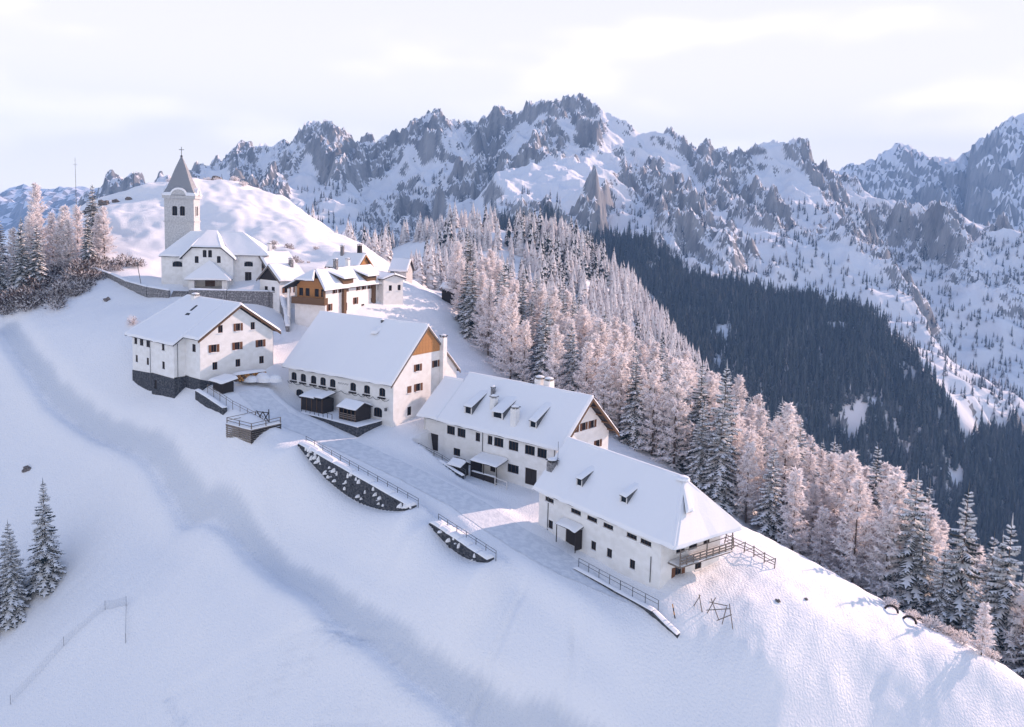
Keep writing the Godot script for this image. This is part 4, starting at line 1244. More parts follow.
	for side in 4:
		var l := Shape.new()
		l.xf = Transform3D(Basis(Vector3.UP, side * PI / 2), Vector3(cx, 0, cz))
		var pts := [Vector3(-1.7, 20.6, 3.42)]
		for k in 9: pts.append(Vector3(-cos(k / 8.0 * PI) * 1.7, 20.6 + sin(k / 8.0 * PI) * 1.45, 3.42))
		l.prism(pts, Vector3(0, 0, 0.38))
		part("arched_gable", l, wm, tower)
		var sn := Shape.new()
		sn.xf = l.xf
		for k in 8:
			var a0 := k / 8.0 * PI
			var a1 := (k + 1) / 8.0 * PI
			sn.hexa([Vector3(-cos(a0) * 1.7, 20.6 + sin(a0) * 1.45, 3.95), Vector3(-cos(a1) * 1.7, 20.6 + sin(a1) * 1.45, 3.95), Vector3(-cos(a1) * 1.7, 20.6 + sin(a1) * 1.45, 2.4), Vector3(-cos(a0) * 1.7, 20.6 + sin(a0) * 1.45, 2.4), Vector3(-cos(a0) * 1.95, 20.75 + sin(a0) * 1.75, 3.95), Vector3(-cos(a1) * 1.95, 20.75 + sin(a1) * 1.75, 3.95), Vector3(-cos(a1) * 1.95, 20.75 + sin(a1) * 1.75, 2.4), Vector3(-cos(a0) * 1.95, 20.75 + sin(a0) * 1.75, 2.4)])
		for x in [-1, 1]: sn.hexa([Vector3(x * 1.8, 20.6, 3.95), Vector3(x * 3.85, 20.6, 3.95), Vector3(x * 3.2, 20.6, 2.6), Vector3(x * 1.8, 20.6, 2.6), Vector3(x * 1.8, 20.9, 3.9), Vector3(x * 3.8, 20.85, 3.9), Vector3(x * 2.9, 22.0, 2.9), Vector3(x * 1.8, 22.0, 2.9)])
		part("eave_snow", sn, M.roof_snow, tower)
	var sp := Shape.new()
	var ring := [[3.9, 20.62], [3.0, 22.2], [2.2, 24.3], [1.3, 27.0], [0.12, 30.0]]
	for k in 4:
		for c in 4:
			var a := TAU * (c + 0.5) / 4
			var b := TAU * (c + 1.5) / 4
			var r0: float = ring[k][0] * 1.4142
			var r1: float = ring[k + 1][0] * 1.4142
			sp.quad(Vector3(cx + cos(a) * r0, ring[k][1], cz + sin(a) * r0), Vector3(cx + cos(a) * r1, ring[k + 1][1], cz + sin(a) * r1), Vector3(cx + cos(b) * r1, ring[k + 1][1], cz + sin(b) * r1), Vector3(cx + cos(b) * r0, ring[k][1], cz + sin(b) * r0))
	part("spire", sp, M.spire, h)
	var cr := Shape.new()
	dome(cr, Vector3(cx, 30.0, cz), 0.3, 0.35)
	dome(cr, Vector3(cx, 30.0, cz), 0.3, -0.3)
	cr.bar(Vector3(cx, 30.2, cz), Vector3(cx, 32.3, cz), 0.07, 5)
	cr.bar(Vector3(cx - 0.6, 31.6, cz), Vector3(cx + 0.6, 31.6, cz), 0.07, 5)
	part("cross", cr, M.metal, h)

# generic small chalet: roof corner o, ridge along local x
func chalet(called: String, label: String, o: Vector3, turn: float, l: float, w: float, e: float, r: float, wm: Material, front: Array, gable: Array, gm: Material = null, left: Array = []) -> Node3D:
	var h := thing(called, label, "house", o - Vector3(0, e, 0), turn)
	var s := Shape.new()
	facade(h, s, front_t(0.5, 0, -0.6), block(l - 1.0, e), front, M.frame_brown, wm)
	facade(h, s, back_t(l - 0.5, 0, -w + 0.6), block(l - 1.0, e), [], M.frame_brown, wm)
	facade(h, s, right_t(l - 0.5, 0, -0.6), block(w - 1.2, e), gable, M.frame_brown, wm)
	facade(h, s, left_t(0.5, 0, -w + 0.6), block(w - 1.2, e), left, M.frame_brown, wm)
	part("wall", s, wm, h)
	var g := Shape.new()
	var k := (w / 2 - 0.6) / (w / 2) * r + 0.0
	g.prism([Vector3(l - 0.52, e, -0.6), Vector3(l - 0.52, e, -w + 0.6), Vector3(l - 0.52, e + k, -w / 2)], Vector3(0.03, 0, 0))
	g.prism([Vector3(0.52, e, -0.6), Vector3(0.52, e + k, -w / 2), Vector3(0.52, e, -w + 0.6)], Vector3(-0.03, 0, 0))
	part("gable", g, gm if gm else wm, h)
	roof(h, gable_planes(0, l, 0, -w, e, r), 0.35)
	return h

func chalets() -> void:
	# chalet with the wide balcony; its long side runs back towards the hill
	var e := 10.0
	var o := Vector3(-49.6, -27.9, -192.3)
	var h := thing("chalet", "tall chalet with orange boarded balcony storey on a blank white wall", "house", o, -0.41)
	var s := Shape.new()
	facade(h, s, front_t(2.2, 0, -0.6), block(8.0, 6.5), [], M.frame_brown)
	facade(h, s, right_t(10.2, 0, -0.6), block(23.0, e - 0.2), [[1.5, 5.6, 1.0, 1.5, "s"], [3.4, 9.0, 0.8, 1.0, "s"], [5.6, 9.0, 0.8, 1.0, "s"], [7.8, 9.0, 0.8, 1.0, "s"], [11.5, 6.2, 1.0, 1.5, "s"], [12.5, 9.0, 0.8, 1.0, "s"], [14.8, 9.0, 0.8, 1.0, "s"], [17.2, 9.0, 0.8, 1.0, "s"], [18.5, 5.2, 1.2, 2.2, "d"], [14.5, 4.2, 1.2, 2.0, "w"], [7.6, 5.2, 1.2, 1.8, "w"]], M.shutter)
	facade(h, s, left_t(2.2, 0, -23.6), block(23.0, e - 0.2), [], M.frame_brown)
	facade(h, s, back_t(10.2, 0, -23.6), block(8.0, e), [], M.frame_brown)
	part("wall", s, M.plaster, h)
	var b := Shape.new()
	wall(b, front_t(2.2, 6.5, -1.4), PackedVector2Array([Vector2(0, 0), Vector2(8, 0), Vector2(8, 3.6), Vector2(6.2, 5.2), Vector2(1.8, 5.2), Vector2(0, 3.6)]), [Rect2(0.5, 1.3, 1.1, 1.7), Rect2(2.2, 1.3, 1.1, 1.7), Rect2(4.6, 1.3, 1.1, 1.7), Rect2(6.3, 1.3, 1.1, 1.7)])
	var bp := part("balcony_wall", b, M.larch_boards, h)
	for x in [0.5, 2.2, 4.6, 6.3]:
		var p := Shape.new()
		p.quad(Vector3(2.2 + x, 7.8, -1.58), Vector3(3.3 + x, 7.8, -1.58), Vector3(3.3 + x, 9.5, -1.58), Vector3(2.2 + x, 9.5, -1.58))
		part("pane", p, M.glass, bp)
	var f := Shape.new()
	f.box(Vector3(2.1, 6.2, -1.4), Vector3(10.3, 6.45, 0.5))
	f.box(Vector3(2.1, 6.45, 0.38), Vector3(10.3, 7.7, 0.48))
	f.box(Vector3(10.2, 6.45, -1.4), Vector3(10.29, 7.7, 0.38))
	part("balcony", f, M.timber, h)
	for x in [1.2, 10.4]:
		var c := Shape.new()
		c.box(Vector3(x - 0.15, 0 if x < 2 else 6.2, 0.1), Vector3(x + 0.35, 9.3, 0.5))
		part("post", c, M.plaster if x < 2 else M.timber, h)
	var rr := e + 3.4
	roof(h, [[Vector3(11.5, e - 0.4, 1.6), Vector3(11.5, e - 0.4, -24.4), Vector3(6.2, rr, -24.4), Vector3(6.2, rr, -2.2)], [Vector3(0.6, e - 0.4, -24.4), Vector3(0.6, e - 0.4, 1.6), Vector3(6.2, rr, -2.2), Vector3(6.2, rr, -24.4)]], 0.35)
	roof(h, [[Vector3(3.6, e + 1.5, 1.6), Vector3(8.8, e + 1.5, 1.6), Vector3(6.3, rr - 0.05, -2.15), Vector3(6.1, rr - 0.05, -2.15)]], 0.3, "clipped_gable")
	for z in [-8.0, -17.5]:
		var dn := Shape.new()
		dn.box(Vector3(8.2, e, z - 2.0), Vector3(11.0, e + 1.6, z + 2.0))
		var dd := part("dormer", dn, M.timber, h)
		var dq := [Vector3(11.6, e + 1.6, z + 2.4), Vector3(11.6, e + 1.6, z - 2.4), Vector3(7.0, e + 3.0, z - 2.4), Vector3(7.0, e + 3.0, z + 2.4)]
		var d2 := Shape.new()
		deck(d2, dq, 0.15)
		part("dormer_roof", d2, M.roof_edge, dd)
		var d3 := Shape.new()
		snow_sheet(d3, dq, 0.25)
		part("roof_snow", d3, M.roof_snow, dd)
	chimney(h, 6.6, -9.5, rr - 0.8, rr + 1.8, 0.8, M.stone)
	chimney(h, 5.4, -16.0, rr - 0.8, rr + 1.6, 0.8, M.plaster)
	for z in [-7.0, -19.0]:
		var c := Shape.new()
		c.box(Vector3(10.25, 3.0, z - 0.5), Vector3(10.9, e - 0.3, z + 0.4))
		part("balcony_frame", c, M.timber, h)
	# dark gabled chalets up the lane behind it
	var c1 := chalet("small_chalet", "small chalet with dark gable and pale walls behind the balcony chalet", Vector3(-52.0, -17.6, -197.0), 0.95, 8.5, 8.0, 5.5, 3.4, M.plaster, [[2.0, 3.4, 1.2, 1.3, "s"], [5.2, 3.4, 1.2, 1.3, "s"]], [[2.2, 3.6, 1.1, 1.3, "w"], [4.6, 3.6, 1.1, 1.3, "w"]], M.dark_wood, [[2.2, 3.4, 1.1, 1.3, "w"], [4.6, 3.4, 1.1, 1.3, "w"]])
	chimney(c1, 6.0, -3.2, 6.5, 10.0, 0.8, M.stone)
	var c2 := chalet("small_chalet", "dark timber chalet with steep gable nearest the church", Vector3(-57.5, -15.6, -207.0), 0.9, 9.0, 7.5, 5.0, 3.6, M.timber, [[3.0, 3.2, 1.6, 1.3, "w"]], [], M.dark_wood, [[2.0, 3.0, 1.2, 1.3, "w"], [4.4, 3.0, 1.2, 1.3, "w"]])
	chimney(c2, 4.0, -4.5, 7.0, 10.4, 0.8, M.plaster)
	var c3 := chalet("small_chalet", "low chalet with orange plank dormer tucked behind the balcony chalet roof", Vector3(-45.5, -15.2, -214.0), -0.35, 9.0, 8.0, 5.0, 3.2, M.timber, [[2.5, 3.4, 1.3, 1.2, "w"], [5.5, 3.4, 1.3, 1.2, "w"]], [[2.4, 3.4, 1.2, 1.2, "s"]], M.larch_boards)
	chimney(c3, 3.0, -3.0, 6.5, 9.8, 0.7, M.stone)
	chimney(c3, 7.0, -4.4, 7.2, 10.2, 0.9, M.dark_wood)
	for c in [c1, c2, c3]:
		for sd in [0.0, 1.0]:
			var bb := Shape.new()
			var l := 8.5 if c == c1 else 9.0
			var w := 7.5 if c == c2 else 8.0
			var ee := 5.5 if c == c1 else 5.0
			var rr2 := 3.4 if c == c1 else (3.6 if c == c2 else 3.2)
			for z in [0.0, -w]: bb.hexa([Vector3(sd * l - 0.1, ee - 0.5, z), Vector3(sd * l + 0.1, ee - 0.5, z), Vector3(sd * l + 0.1, ee + rr2 - 0.5, -w / 2), Vector3(sd * l - 0.1, ee + rr2 - 0.5, -w / 2), Vector3(sd * l - 0.1, ee - 0.2, z), Vector3(sd * l + 0.1, ee - 0.2, z), Vector3(sd * l + 0.1, ee + rr2 - 0.2, -w / 2), Vector3(sd * l - 0.1, ee + rr2 - 0.2, -w / 2)])
			part("bargeboard", bb, M.larch_boards if c == c3 else M.grey_wood, c)
	chalet("small_chalet", "low snow-roofed hut in the lane beside the church apse", Vector3(-61.5, -16.6, -216.0), 0.35, 6.0, 5.0, 3.2, 1.6, M.dark_wood, [[2.5, 1.6, 1.5, 1.3, "w"]], [])
	# white annexe at the end, and the barn on the shoulder
	var g := chalet("white_annexe", "small white annexe with flat snowy top at the end of the chalets", Vector3(-36.2, -17.2, -211.5), -0.78, 8.4, 7.0, 5.4, 1.0, M.plaster, [], [[2.0, 3.2, 0.9, 1.3, "w"], [4.6, 3.2, 0.9, 1.3, "w"]])
	for q in [[1.8, 3.4], [4.8, 3.4]]:
		var f2 := window_meshes(1.0, 1.4, "w")
		var ww := put_mesh("window", f2[0], M.frame_brown, g)
		ww.position = Vector3(q[0] + 0.5, q[1], -0.42)
		put_mesh("pane", f2[1], M.glass, ww)
	var hb := chalet("barn", "lonely grey barn with snow roof on the shoulder beyond the chalets", Vector3(-33.6, -17.6, -237.6), -0.12, 5.4, 8.5, 2.6, 3.0, M.grey_plaster, [], [])
	hb.set_meta("category", "barn")
	chalet("log_shed", "tiny half-buried log shed at the edge of the frosted trees", Vector3(-19.0, -21.0, -228.0), -0.5, 4.0, 3.5, 1.6, 1.3, M.dark_wood, [], [])

# ---------- trees
func trunk_shape(h: float, r: float, seg := 7) -> Shape:
	var s := Shape.new()
	var p := Vector3(0, -1.2, 0)
	for k in 5:
		var t := (k + 1) / 5.0
		var q := Vector3(rng.randf_range(-0.06, 0.06) * (1 - t), h * t, rng.randf_range(-0.06, 0.06) * (1 - t))
		s.bar(p, q, r * (1.0 - k / 5.0 * 0.95), seg, r * (1.0 - t * 0.97))
		p = q
	return s

# spruce: whorls of drooping boughs with side twigs; snow lies on the boughs as raised pads
func spruce(h: float, r: float, snowy: float) -> Array:
	var n := Shape.new()
	var w := Shape.new()
	var levels := int(h * 1.75)
	for l in levels:
		var t := 0.05 + 0.94 * l / levels
		var y := h * t
		var count := int(lerpf(8.6, 4.0, t))
		var az0 := rng.randf() * TAU
		for b in count:
			var az := az0 + TAU * b / count + rng.randf_range(-0.3, 0.3)
			var out := Vector3(cos(az), 0, sin(az))
			var side := Vector3(-out.z, 0, out.x)
			var ln := (r * pow(1.0 - t, 0.82) + 0.18) * rng.randf_range(0.72, 1.12)
			var slope := lerpf(-0.28, 0.55, t * t) + rng.randf_range(-0.12, 0.12)
			var y0 := y + rng.randf_range(-0.25, 0.25)
			var pos := func(s: float) -> Vector3: return Vector3(0, y0, 0) + out * ln * s + Vector3.UP * ln * (slope * s - 0.35 * s * s + 0.22 * s * s * s)
			var has_snow := rng.randf() < snowy
			for k in 4:
				var s := 0.22 + 0.2 * k
				var p0: Vector3 = pos.call(s - 0.16)
				var p1: Vector3 = pos.call(s + 0.14)
				var wd := ln * (0.34 - 0.22 * s) + 0.12
				for sd in [-1.0, 1.0]:
					var tip: Vector3 = pos.call(s) + side * sd * wd * rng.randf_range(0.8, 1.2) + out * wd * 0.75 - Vector3.UP * wd * rng.randf_range(0.15, 0.5)
					n.tri(p0, tip, p1)
					if has_snow:
						var up := Vector3.UP * (0.07 + 0.03 * ln)
						var c := p0.lerp(p1, 0.5)
						w.tri(p0.lerp(c, 0.12) + up, c.lerp(tip, 0.86) + up * 0.5, p1.lerp(c, 0.12) + up)
						w.tri(p0, p0.lerp(c, 0.12) + up, c.lerp(tip, 0.86))
				n.tri(p0, p1, pos.call(s) - Vector3.UP * rng.randf_range(0.25, 0.6) * (0.4 + 0.5 * wd))
			var e: Vector3 = pos.call(1.12)
			n.tri(pos.call(0.8) + side * 0.1 * ln, e, pos.call(0.8) - side * 0.1 * ln)
			if has_snow: w.tri(pos.call(0.75) + side * 0.1 * ln + Vector3.UP * 0.06, e + Vector3.UP * 0.02, pos.call(0.75) - side * 0.1 * ln + Vector3.UP * 0.06)
	n.tri(Vector3(0.12, h * 0.96, 0), Vector3(0, h * 1.04, 0), Vector3(-0.12, h * 0.96, 0))
	w.tri(Vector3(0.08, h * 0.965, 0.08), Vector3(0, h * 1.05, 0), Vector3(-0.08, h * 0.965, -0.08))
	return [trunk_shape(h, 0.012 * h + 0.05).mesh(), n.mesh(), w.mesh()]

# larch without needles, every twig furred with rime
func larch(h: float, r: float, rime: float) -> Array:
	var w := Shape.new()
	var boughs := int(h * 8.0)
	for b in boughs:
		var t := 0.10 + 0.88 * pow((b + rng.randf()) / boughs, 0.95)
		var az := rng.randf() * TAU
		var out := Vector3(cos(az), 0, sin(az))
		var ln := (r * pow(1.0 - t, 0.72) + 0.2) * rng.randf_range(0.6, 1.15)
		var slope := lerpf(0.0, 0.75, t) + rng.randf_range(-0.2, 0.2)
		var y := h * t
		var pos := func(s: float) -> Vector3: return Vector3(0, y, 0) + out * ln * s + Vector3.UP * ln * (slope * s - 0.3 * s * (1 - s))
		w.col = Color(0.22, 0.17, 0.14)
		for k in 2: w.tri(pos.call(k * 0.5) + Vector3.UP * 0.03, pos.call(k * 0.5 + 0.5), pos.call(k * 0.5) - Vector3.UP * 0.03)
		for k in int(10 + ln * 13.0):
			var s := rng.randf_range(0.12, 1.05)
			var p: Vector3 = pos.call(s)
			var d := (out * rng.randf_range(0.1, 1.0) + Vector3(rng.randf_range(-1, 1), rng.randf_range(-0.75, 0.6), rng.randf_range(-1, 1))).normalized()
			var tl := rng.randf_range(0.35, 0.95)
			var x := d.cross(Vector3(rng.randf_range(-1, 1), rng.randf_range(-1, 1), rng.randf_range(-1, 1))).normalized() * rng.randf_range(0.08, 0.19)
			w.col = Color(0.90, 0.89, 0.895) if rng.randf() < rime else Color(0.36, 0.30, 0.27)
			w.tri(p - x, p + d * tl, p + x)
	return [trunk_shape(h, 0.011 * h + 0.04).mesh(), w.mesh(), null]

func bush(r: float, h: float, count: int, rime: float) -> Mesh:
	var w := Shape.new()
	for b in count:
		var d := Vector3(rng.randf_range(-1, 1), rng.randf_range(0.05, 1.2), rng.randf_range(-1, 1)).normalized()
		var p := Vector3(d.x * r, d.y * h, d.z * r) * rng.randf_range(0.25, 0.95)
		var q := p + Vector3(d.x + rng.randf_range(-0.6, 0.6), d.y * 0.7 + rng.randf_range(-0.3, 0.6), d.z + rng.randf_range(-0.6, 0.6)).normalized() * rng.randf_range(0.2, 0.5) * r * 0.6
		var x := d.cross(Vector3(rng.randf_range(-1, 1), rng.randf_range(-1, 1), rng.randf_range(-1, 1))).normalized() * rng.randf_range(0.03, 0.09) * (0.5 + r * 0.4)
		w.col = Color(0.80, 0.78, 0.78) if rng.randf() < rime else Color(0.11, 0.085, 0.075)
		w.tri(p - x, q, p + x)
	for k in 6:
		w.col = Color(0.14, 0.10, 0.08)
		var a := rng.randf() * TAU
		w.bar(Vector3(0, -0.4, 0), Vector3(cos(a) * r * 0.6, h * 0.7, sin(a) * r * 0.6), 0.05, 4, 0.01)
	return w.mesh()

# crown for trees seen from far away
func far_crown(h: float, r: float, faces: int, inner: Color, tips: Color, share: float) -> Mesh:
	var w := Shape.new()
	for k in faces:
		var t := 0.04 + 0.96 * pow((k + rng.randf()) / faces, 1.15)
		var az := k * 2.4 + rng.randf_range(-0.5, 0.5)
		var out := Vector3(cos(az), 0, sin(az))
		var side := Vector3(-out.z, 0, out.x)
		var ln := r * pow(1.0 - t, 0.8) * rng.randf_range(0.8, 1.2) + 0.15
		var y := h * t
		w.col = tips if rng.randf() < share else inner
		var hgt := h * 0.09 + 0.4
		w.tri(Vector3(0, y + hgt, 0), out * ln + side * ln * 0.45 + Vector3.UP * (y - ln * 0.25), out * ln * 1.1 - side * ln * 0.45 + Vector3.UP * (y - ln * 0.35))
	w.col = inner
	w.bar(Vector3(0, -3, 0), Vector3(0, h * 0.9, 0), r * 0.12, 3, 0.05)
	return w.mesh()

var kinds := []   # [name, label, meshes, crown material]
func tree_kind(called: String, label: String, m: Array, crown: Material) -> void: kinds.append([called, label, m, crown])

func plant(kind: int, at: Vector3, size: float, turn: float, label := "", group := "") -> Node3D:
	var k: Array = kinds[kind]
	var o := thing(k[0], label if label else k[1], "tree", at, turn, group)
	o.scale = Vector3(size, size * rng.randf_range(0.92, 1.1), size)
	put_mesh("trunk", k[2][0], M.bark, o)
	put_mesh("crown", k[2][1], k[3], o)
	if k[2][2]: put_mesh("bough_snow", k[2][2], M.tree_snow, o)
	return o

func scatter(called: String, label: String, meshes: Array, material: Material, spots: Array) -> void:
	var root := Node3D.new()
	root.name = numbered(called)
	add_child(root)
	root.set_meta("kind", "stuff"); root.set_meta("label", label); root.set_meta("category", "forest")
	for m in meshes.size():
		var list := spots.filter(func(s: Array) -> bool: return s[2] % meshes.size() == m)
		if list.is_empty(): continue
		var ms: Array = meshes[m] if meshes[m] is Array else [meshes[m]]
		for q in ms.size():
			if ms[q] == null: continue
			var mm := MultiMesh.new()
			mm.transform_format = MultiMesh.TRANSFORM_3D
			mm.mesh = ms[q]
			mm.instance_count = list.size()
			for k in list.size():
				var sc: float = list[k][1]
				mm.set_instance_transform(k, Transform3D(Basis(Vector3.UP, list[k][3]).scaled(Vector3(sc, sc * list[k][4], sc)), list[k][0]))
			var o := MultiMeshInstance3D.new()
			o.multimesh = mm
			o.material_override = material if not (meshes[m] is Array) else ([M.bark, M.needles if ms[2] else M.twigs, M.tree_snow][q])
			o.name = ["trunk", "crown", "bough_snow"][q] if meshes[m] is Array else "crown"
			o.set_meta("kind", "stuff")
			root.add_child(o, true)

var EDGE := [Vector2(-12, -330), Vector2(-14, -262), Vector2(-17, -240), Vector2(-15, -222), Vector2(-8, -204), Vector2(-1, -190), Vector2(9, -176), Vector2(25, -166), Vector2(38, -153), Vector2(47.6, -141.5), Vector2(59.4, -130.5), Vector2(69, -121.5), Vector2(76, -115), Vector2(88, -107)]

func forests() -> void:
	tree_kind("spruce_tree", "dark spruce with snow on its boughs in the forest below the village", spruce(18, 4.2, 0.97), M.needles)
	tree_kind("spruce_tree", "dark spruce with snow on its boughs in the forest below the village", spruce(16, 3.4, 0.98), M.needles)
	tree_kind("spruce_tree", "dark spruce with snow on its boughs in the forest below the village", spruce(19, 3.8, 0.9), M.needles)
	tree_kind("larch_tree", "bare larch white with rime in the forest below the village", larch(17, 3.7, 0.97), M.twigs)
	tree_kind("larch_tree", "bare larch white with rime in the forest below the village", larch(15, 3.1, 0.985), M.twigs)
	tree_kind("larch_tree", "bare larch white with rime in the forest below the village", larch(18, 4.2, 0.95), M.twigs)
	var spots := []
	var grid := {}
	var tries := 0
	while tries < 18000 and spots.size() < 1400:
		tries += 1
		var z := rng.randf_range(-345, -92)
		var x := rng.randf_range(-20, 125)
		var q := along(EDGE, x, z)
		if q.x > -1.0 or -q.x > 78: continue
		var cell := Vector2i(int(floor(x / 3.7)), int(floor(z / 3.7)))
		var ok := true
		for dx in [-1, 0, 1]:
			for dz in [-1, 0, 1]:
				var c := cell + Vector2i(dx, dz)
				if grid.has(c) and (grid[c] as Vector2).distance_to(Vector2(x, z)) < 3.5: ok = false
		if not ok: continue
		grid[cell] = Vector2(x, z)
		# patches of spruce among the larches
		var sp := nz_a.get_noise_2d(x * 1.4 + 300, z * 1.4) + rng.randf_range(-0.35, 0.35) > 0.13
		spots.append([Vector3(x, ground(x, z), z), rng.randf_range(0.68, 1.12) * lerpf(1.0, 1.22, smoothstep(-190, -140, z)), (rng.randi() % 3) + (0 if sp else 3), rng.randf() * TAU, rng.randf_range(0.92, 1.12), Vector3(x, 0, z).length() - q.x * 0.8])
	spots.sort_custom(func(a: Array, b: Array) -> bool: return a[5] < b[5])
	for k in mini(300, spots.size()):
		var s: Array = spots[k]
		var size := "tall " if s[1] > 1.08 else ("young " if s[1] < 0.8 else "")
		var z: float = s[0].z
		var place := "on the slope beyond the barn" if z < -228 else ("on the slope behind the big guesthouse" if z < -185 else ("behind the inn with shed dormers" if z < -155 else ("behind the lower lodge" if z < -128 else "below the crest with the tyres")))
		plant(s[2], s[0] - Vector3(0, 0.3, 0), s[1], s[3], size + ("dark spruce with snowy boughs " if s[2] < 3 else "bare larch white with rime ") + place, "trees of the forest below the village")
	var rest := spots.slice(300)
	scatter("forest", "rimed larches and spruces massed on the slope beyond the village", [kinds[0][2], kinds[1][2], kinds[2][2], kinds[3][2], kinds[4][2], kinds[5][2]], M.twigs, rest)
	# the knoll behind: smaller to the eye, rimed larches over a few dark spruces
	var pale := Color(0.80, 0.78, 0.79)
	var brown := Color(0.30, 0.25, 0.23)
	var dark := Color(0.030, 0.042, 0.040)
	var knoll := []
	for k in 9000:
		if knoll.size() > 2300: break
		var x := rng.randf_range(-190, 150)
		var z := rng.randf_range(-640, -335)
		if along(EDGE, x, maxf(z, -329)).x > 0 and z > -345: continue
		var d: float = nz_a.get_noise_2d(x * 0.6, z * 0.6)
		if x < -25 - (z + 330) * 0.12 and d < 0.12: continue
		if d < -0.34: continue
		var sp := nz_a.get_noise_2d(x * 0.5 + 900, z * 0.5) > 0.22
		knoll.append([Vector3(x, ground(x, z) - 0.5, z), rng.randf_range(0.6, 1.05), (rng.randi() % 2) + (2 if sp else 0), rng.randf() * TAU, rng.randf_range(0.9, 1.15)])
	scatter("forest", "rimed pinkish larch wood covering the knoll behind the village", [far_crown(16, 2.8, 190, brown, pale, 0.9), far_crown(14, 2.3, 170, brown, pale, 0.93), far_crown(17, 2.6, 190, dark, pale, 0.5), far_crown(16, 2.2, 170, dark, pale, 0.5)], M.far_trees, knoll)
	# dark spruce woods across the valley
	var rimed := [Color(0.05, 0.064, 0.064), Color(0.085, 0.098, 0.10), Color(0.065, 0.08, 0.08), Color(0.125, 0.138, 0.14)]   # needles with little or much rime
	var wood2 := WOOD.map(func(p: Array) -> Vector2: return Vector2(p[0], p[2]))
	var far := []
	for k in 110000:
		if far.size() > 30000: break
		var x := rng.randf_range(-60, 760)
		var z := rng.randf_range(-1420, -700)
		var r := ridge(WOOD, x, z)
		var b := coarse_at(mc, x, z)
		if b > r.y + 30.0 or z < -1420: continue
		if along(wood2, x, z).x < -25.0 and b > -260: continue
		if r.x > 520.0 and b > -200 or z < -1230 and b > -45: continue
		if nz_a.get_noise_2d(x * 0.3, z * 0.3) < -0.45: continue
		far.append([Vector3(x, massif(x, z) - 1.0, z), rng.randf_range(0.6, 1.35), rng.randi() % 4, rng.randf() * TAU, rng.randf_range(0.9, 1.2)])
	scatter("forest", "dark blue spruce forest on the shaded slope across the valley", [far_crown(19, 3.6, 60, rimed[0], rimed[0], 0.0), far_crown(17, 3.1, 60, rimed[1], rimed[1], 0.0), far_crown(22, 3.4, 60, rimed[2], rimed[2], 0.0), far_crown(15, 3.0, 60, rimed[3], rimed[3], 0.0)], M.far_trees, far)
	# thin rimed wood climbing the foot of the rocks
	var thin := []
	for k in 60000:
		if thin.size() > 6000: break
		var x := rng.randf_range(-560, 1150)
		var z := rng.randf_range(-1850, -1000)
		var b := coarse_at(mc, x, z)
		if b > 5 + nz_a.get_noise_2d(x * 0.12, z * 0.12) * 70.0 or ridge(WOOD, x, z).x < 60 and z > -1400: continue
		if nz_a.get_noise_2d(x * 0.35 + 50, z * 0.35) < -0.08 - clampf((-60.0 - b) / 120.0, 0, 0.4): continue
		thin.append([Vector3(x, massif(x, z) - 1.0, z), rng.randf_range(0.5, 1.0), rng.randi() % 2, rng.randf() * TAU, rng.randf_range(0.9, 1.2)])
	scatter("forest", "thin rimed wood climbing the foot of the rocky range", [far_crown(15, 2.6, 44, Color(0.06, 0.07, 0.08), Color(0.6, 0.61, 0.65), 0.5), far_crown(17, 2.6, 44, Color(0.05, 0.06, 0.07), Color(0.5, 0.52, 0.56), 0.3)], M.far_trees, thin)
	# trees on the left shoulder below the summit
	for k in 30:
		var x := rng.randf_range(-142, -103)
		var z := rng.randf_range(-238, -208)
		if x > -108 and z > -218: continue
		plant([3, 4, 5, 3, 1, 0][k % 6], Vector3(x, ground(x, z) - 0.3, z), rng.randf_range(0.7, 1.02), rng.randf() * TAU, "rimed larch on the shoulder beside the church hill" if k % 6 < 4 else "snowy spruce on the shoulder beside the church hill", "trees on the shoulder beside the church hill")
	var bushes := [bush(2.0, 1.8, 420, 0.5), bush(2.4, 2.3, 480, 0.4), bush(1.6, 1.4, 320, 0.62)]
	for k in 90:
		var x := rng.randf_range(-121, -95)
		var z := rng.randf_range(-224, -197)
		if x > -95 + (z + 224) * -0.25: continue
		shrub(bushes[k % 3], Vector3(x, ground(x, z), z), rng.randf_range(0.8, 1.9), "dark rime-flecked scrub on the bank below the shoulder trees", "scrub on the bank")
	for k in 26:
		var x := rng.randf_range(-72, -52)
		var z := rng.randf_range(-240, -226)
		shrub(bushes[k % 3], Vector3(x, ground(x, z), z), rng.randf_range(0.4, 0.8), "low dark scrub on the hill behind the chalet roofs", "scrub behind the chalets")
	for p in [[-75.6, -140.0, 2], [-79.0, -136.0, 1], [-81.0, -139.0, 0], [-82.6, -134.5, 1]]:
		plant(p[2], Vector3(p[0], ground(p[0], p[1]) - 0.4, p[1]), rng.randf_range(0.78, 0.92), p[0], "blue-shaded snowy spruce alone low on the open slope", "spruces on the open slope")
	for p in [[62.5, -131.5, 1.5, 0], [68.0, -127.0, 1.4, 2], [72.5, -123.0, 1.4, 0], [74.5, -117.5, 1.25, 1]]:
		plant(p[3], Vector3(p[0], ground(p[0], p[1]) - 0.4, p[1]), p[2], p[0], "very tall snowy spruce rising above the crest by the white young tree", "tall spruces over the crest")
	shrub(bushes[2], Vector3(-80.5, ground(-80.5, -133.0), -133.0), 0.8, "low bush at the foot of the lone spruces")
	shrub(bush(1.3, 2.4, 700, 0.95), Vector3(-80.8, ground(-80.8, -187.0) - 0.1, -187.0), 1.0, "round white frosted bush on the slope above the gabled house")
	# white young tree and bushes on the crest at the lower end
	var y := plant(4, Vector3(61.0, ground(61.0, -107.5) - 0.2, -107.5), 0.5, 1.0, "small all-white frosted young tree on the crest")
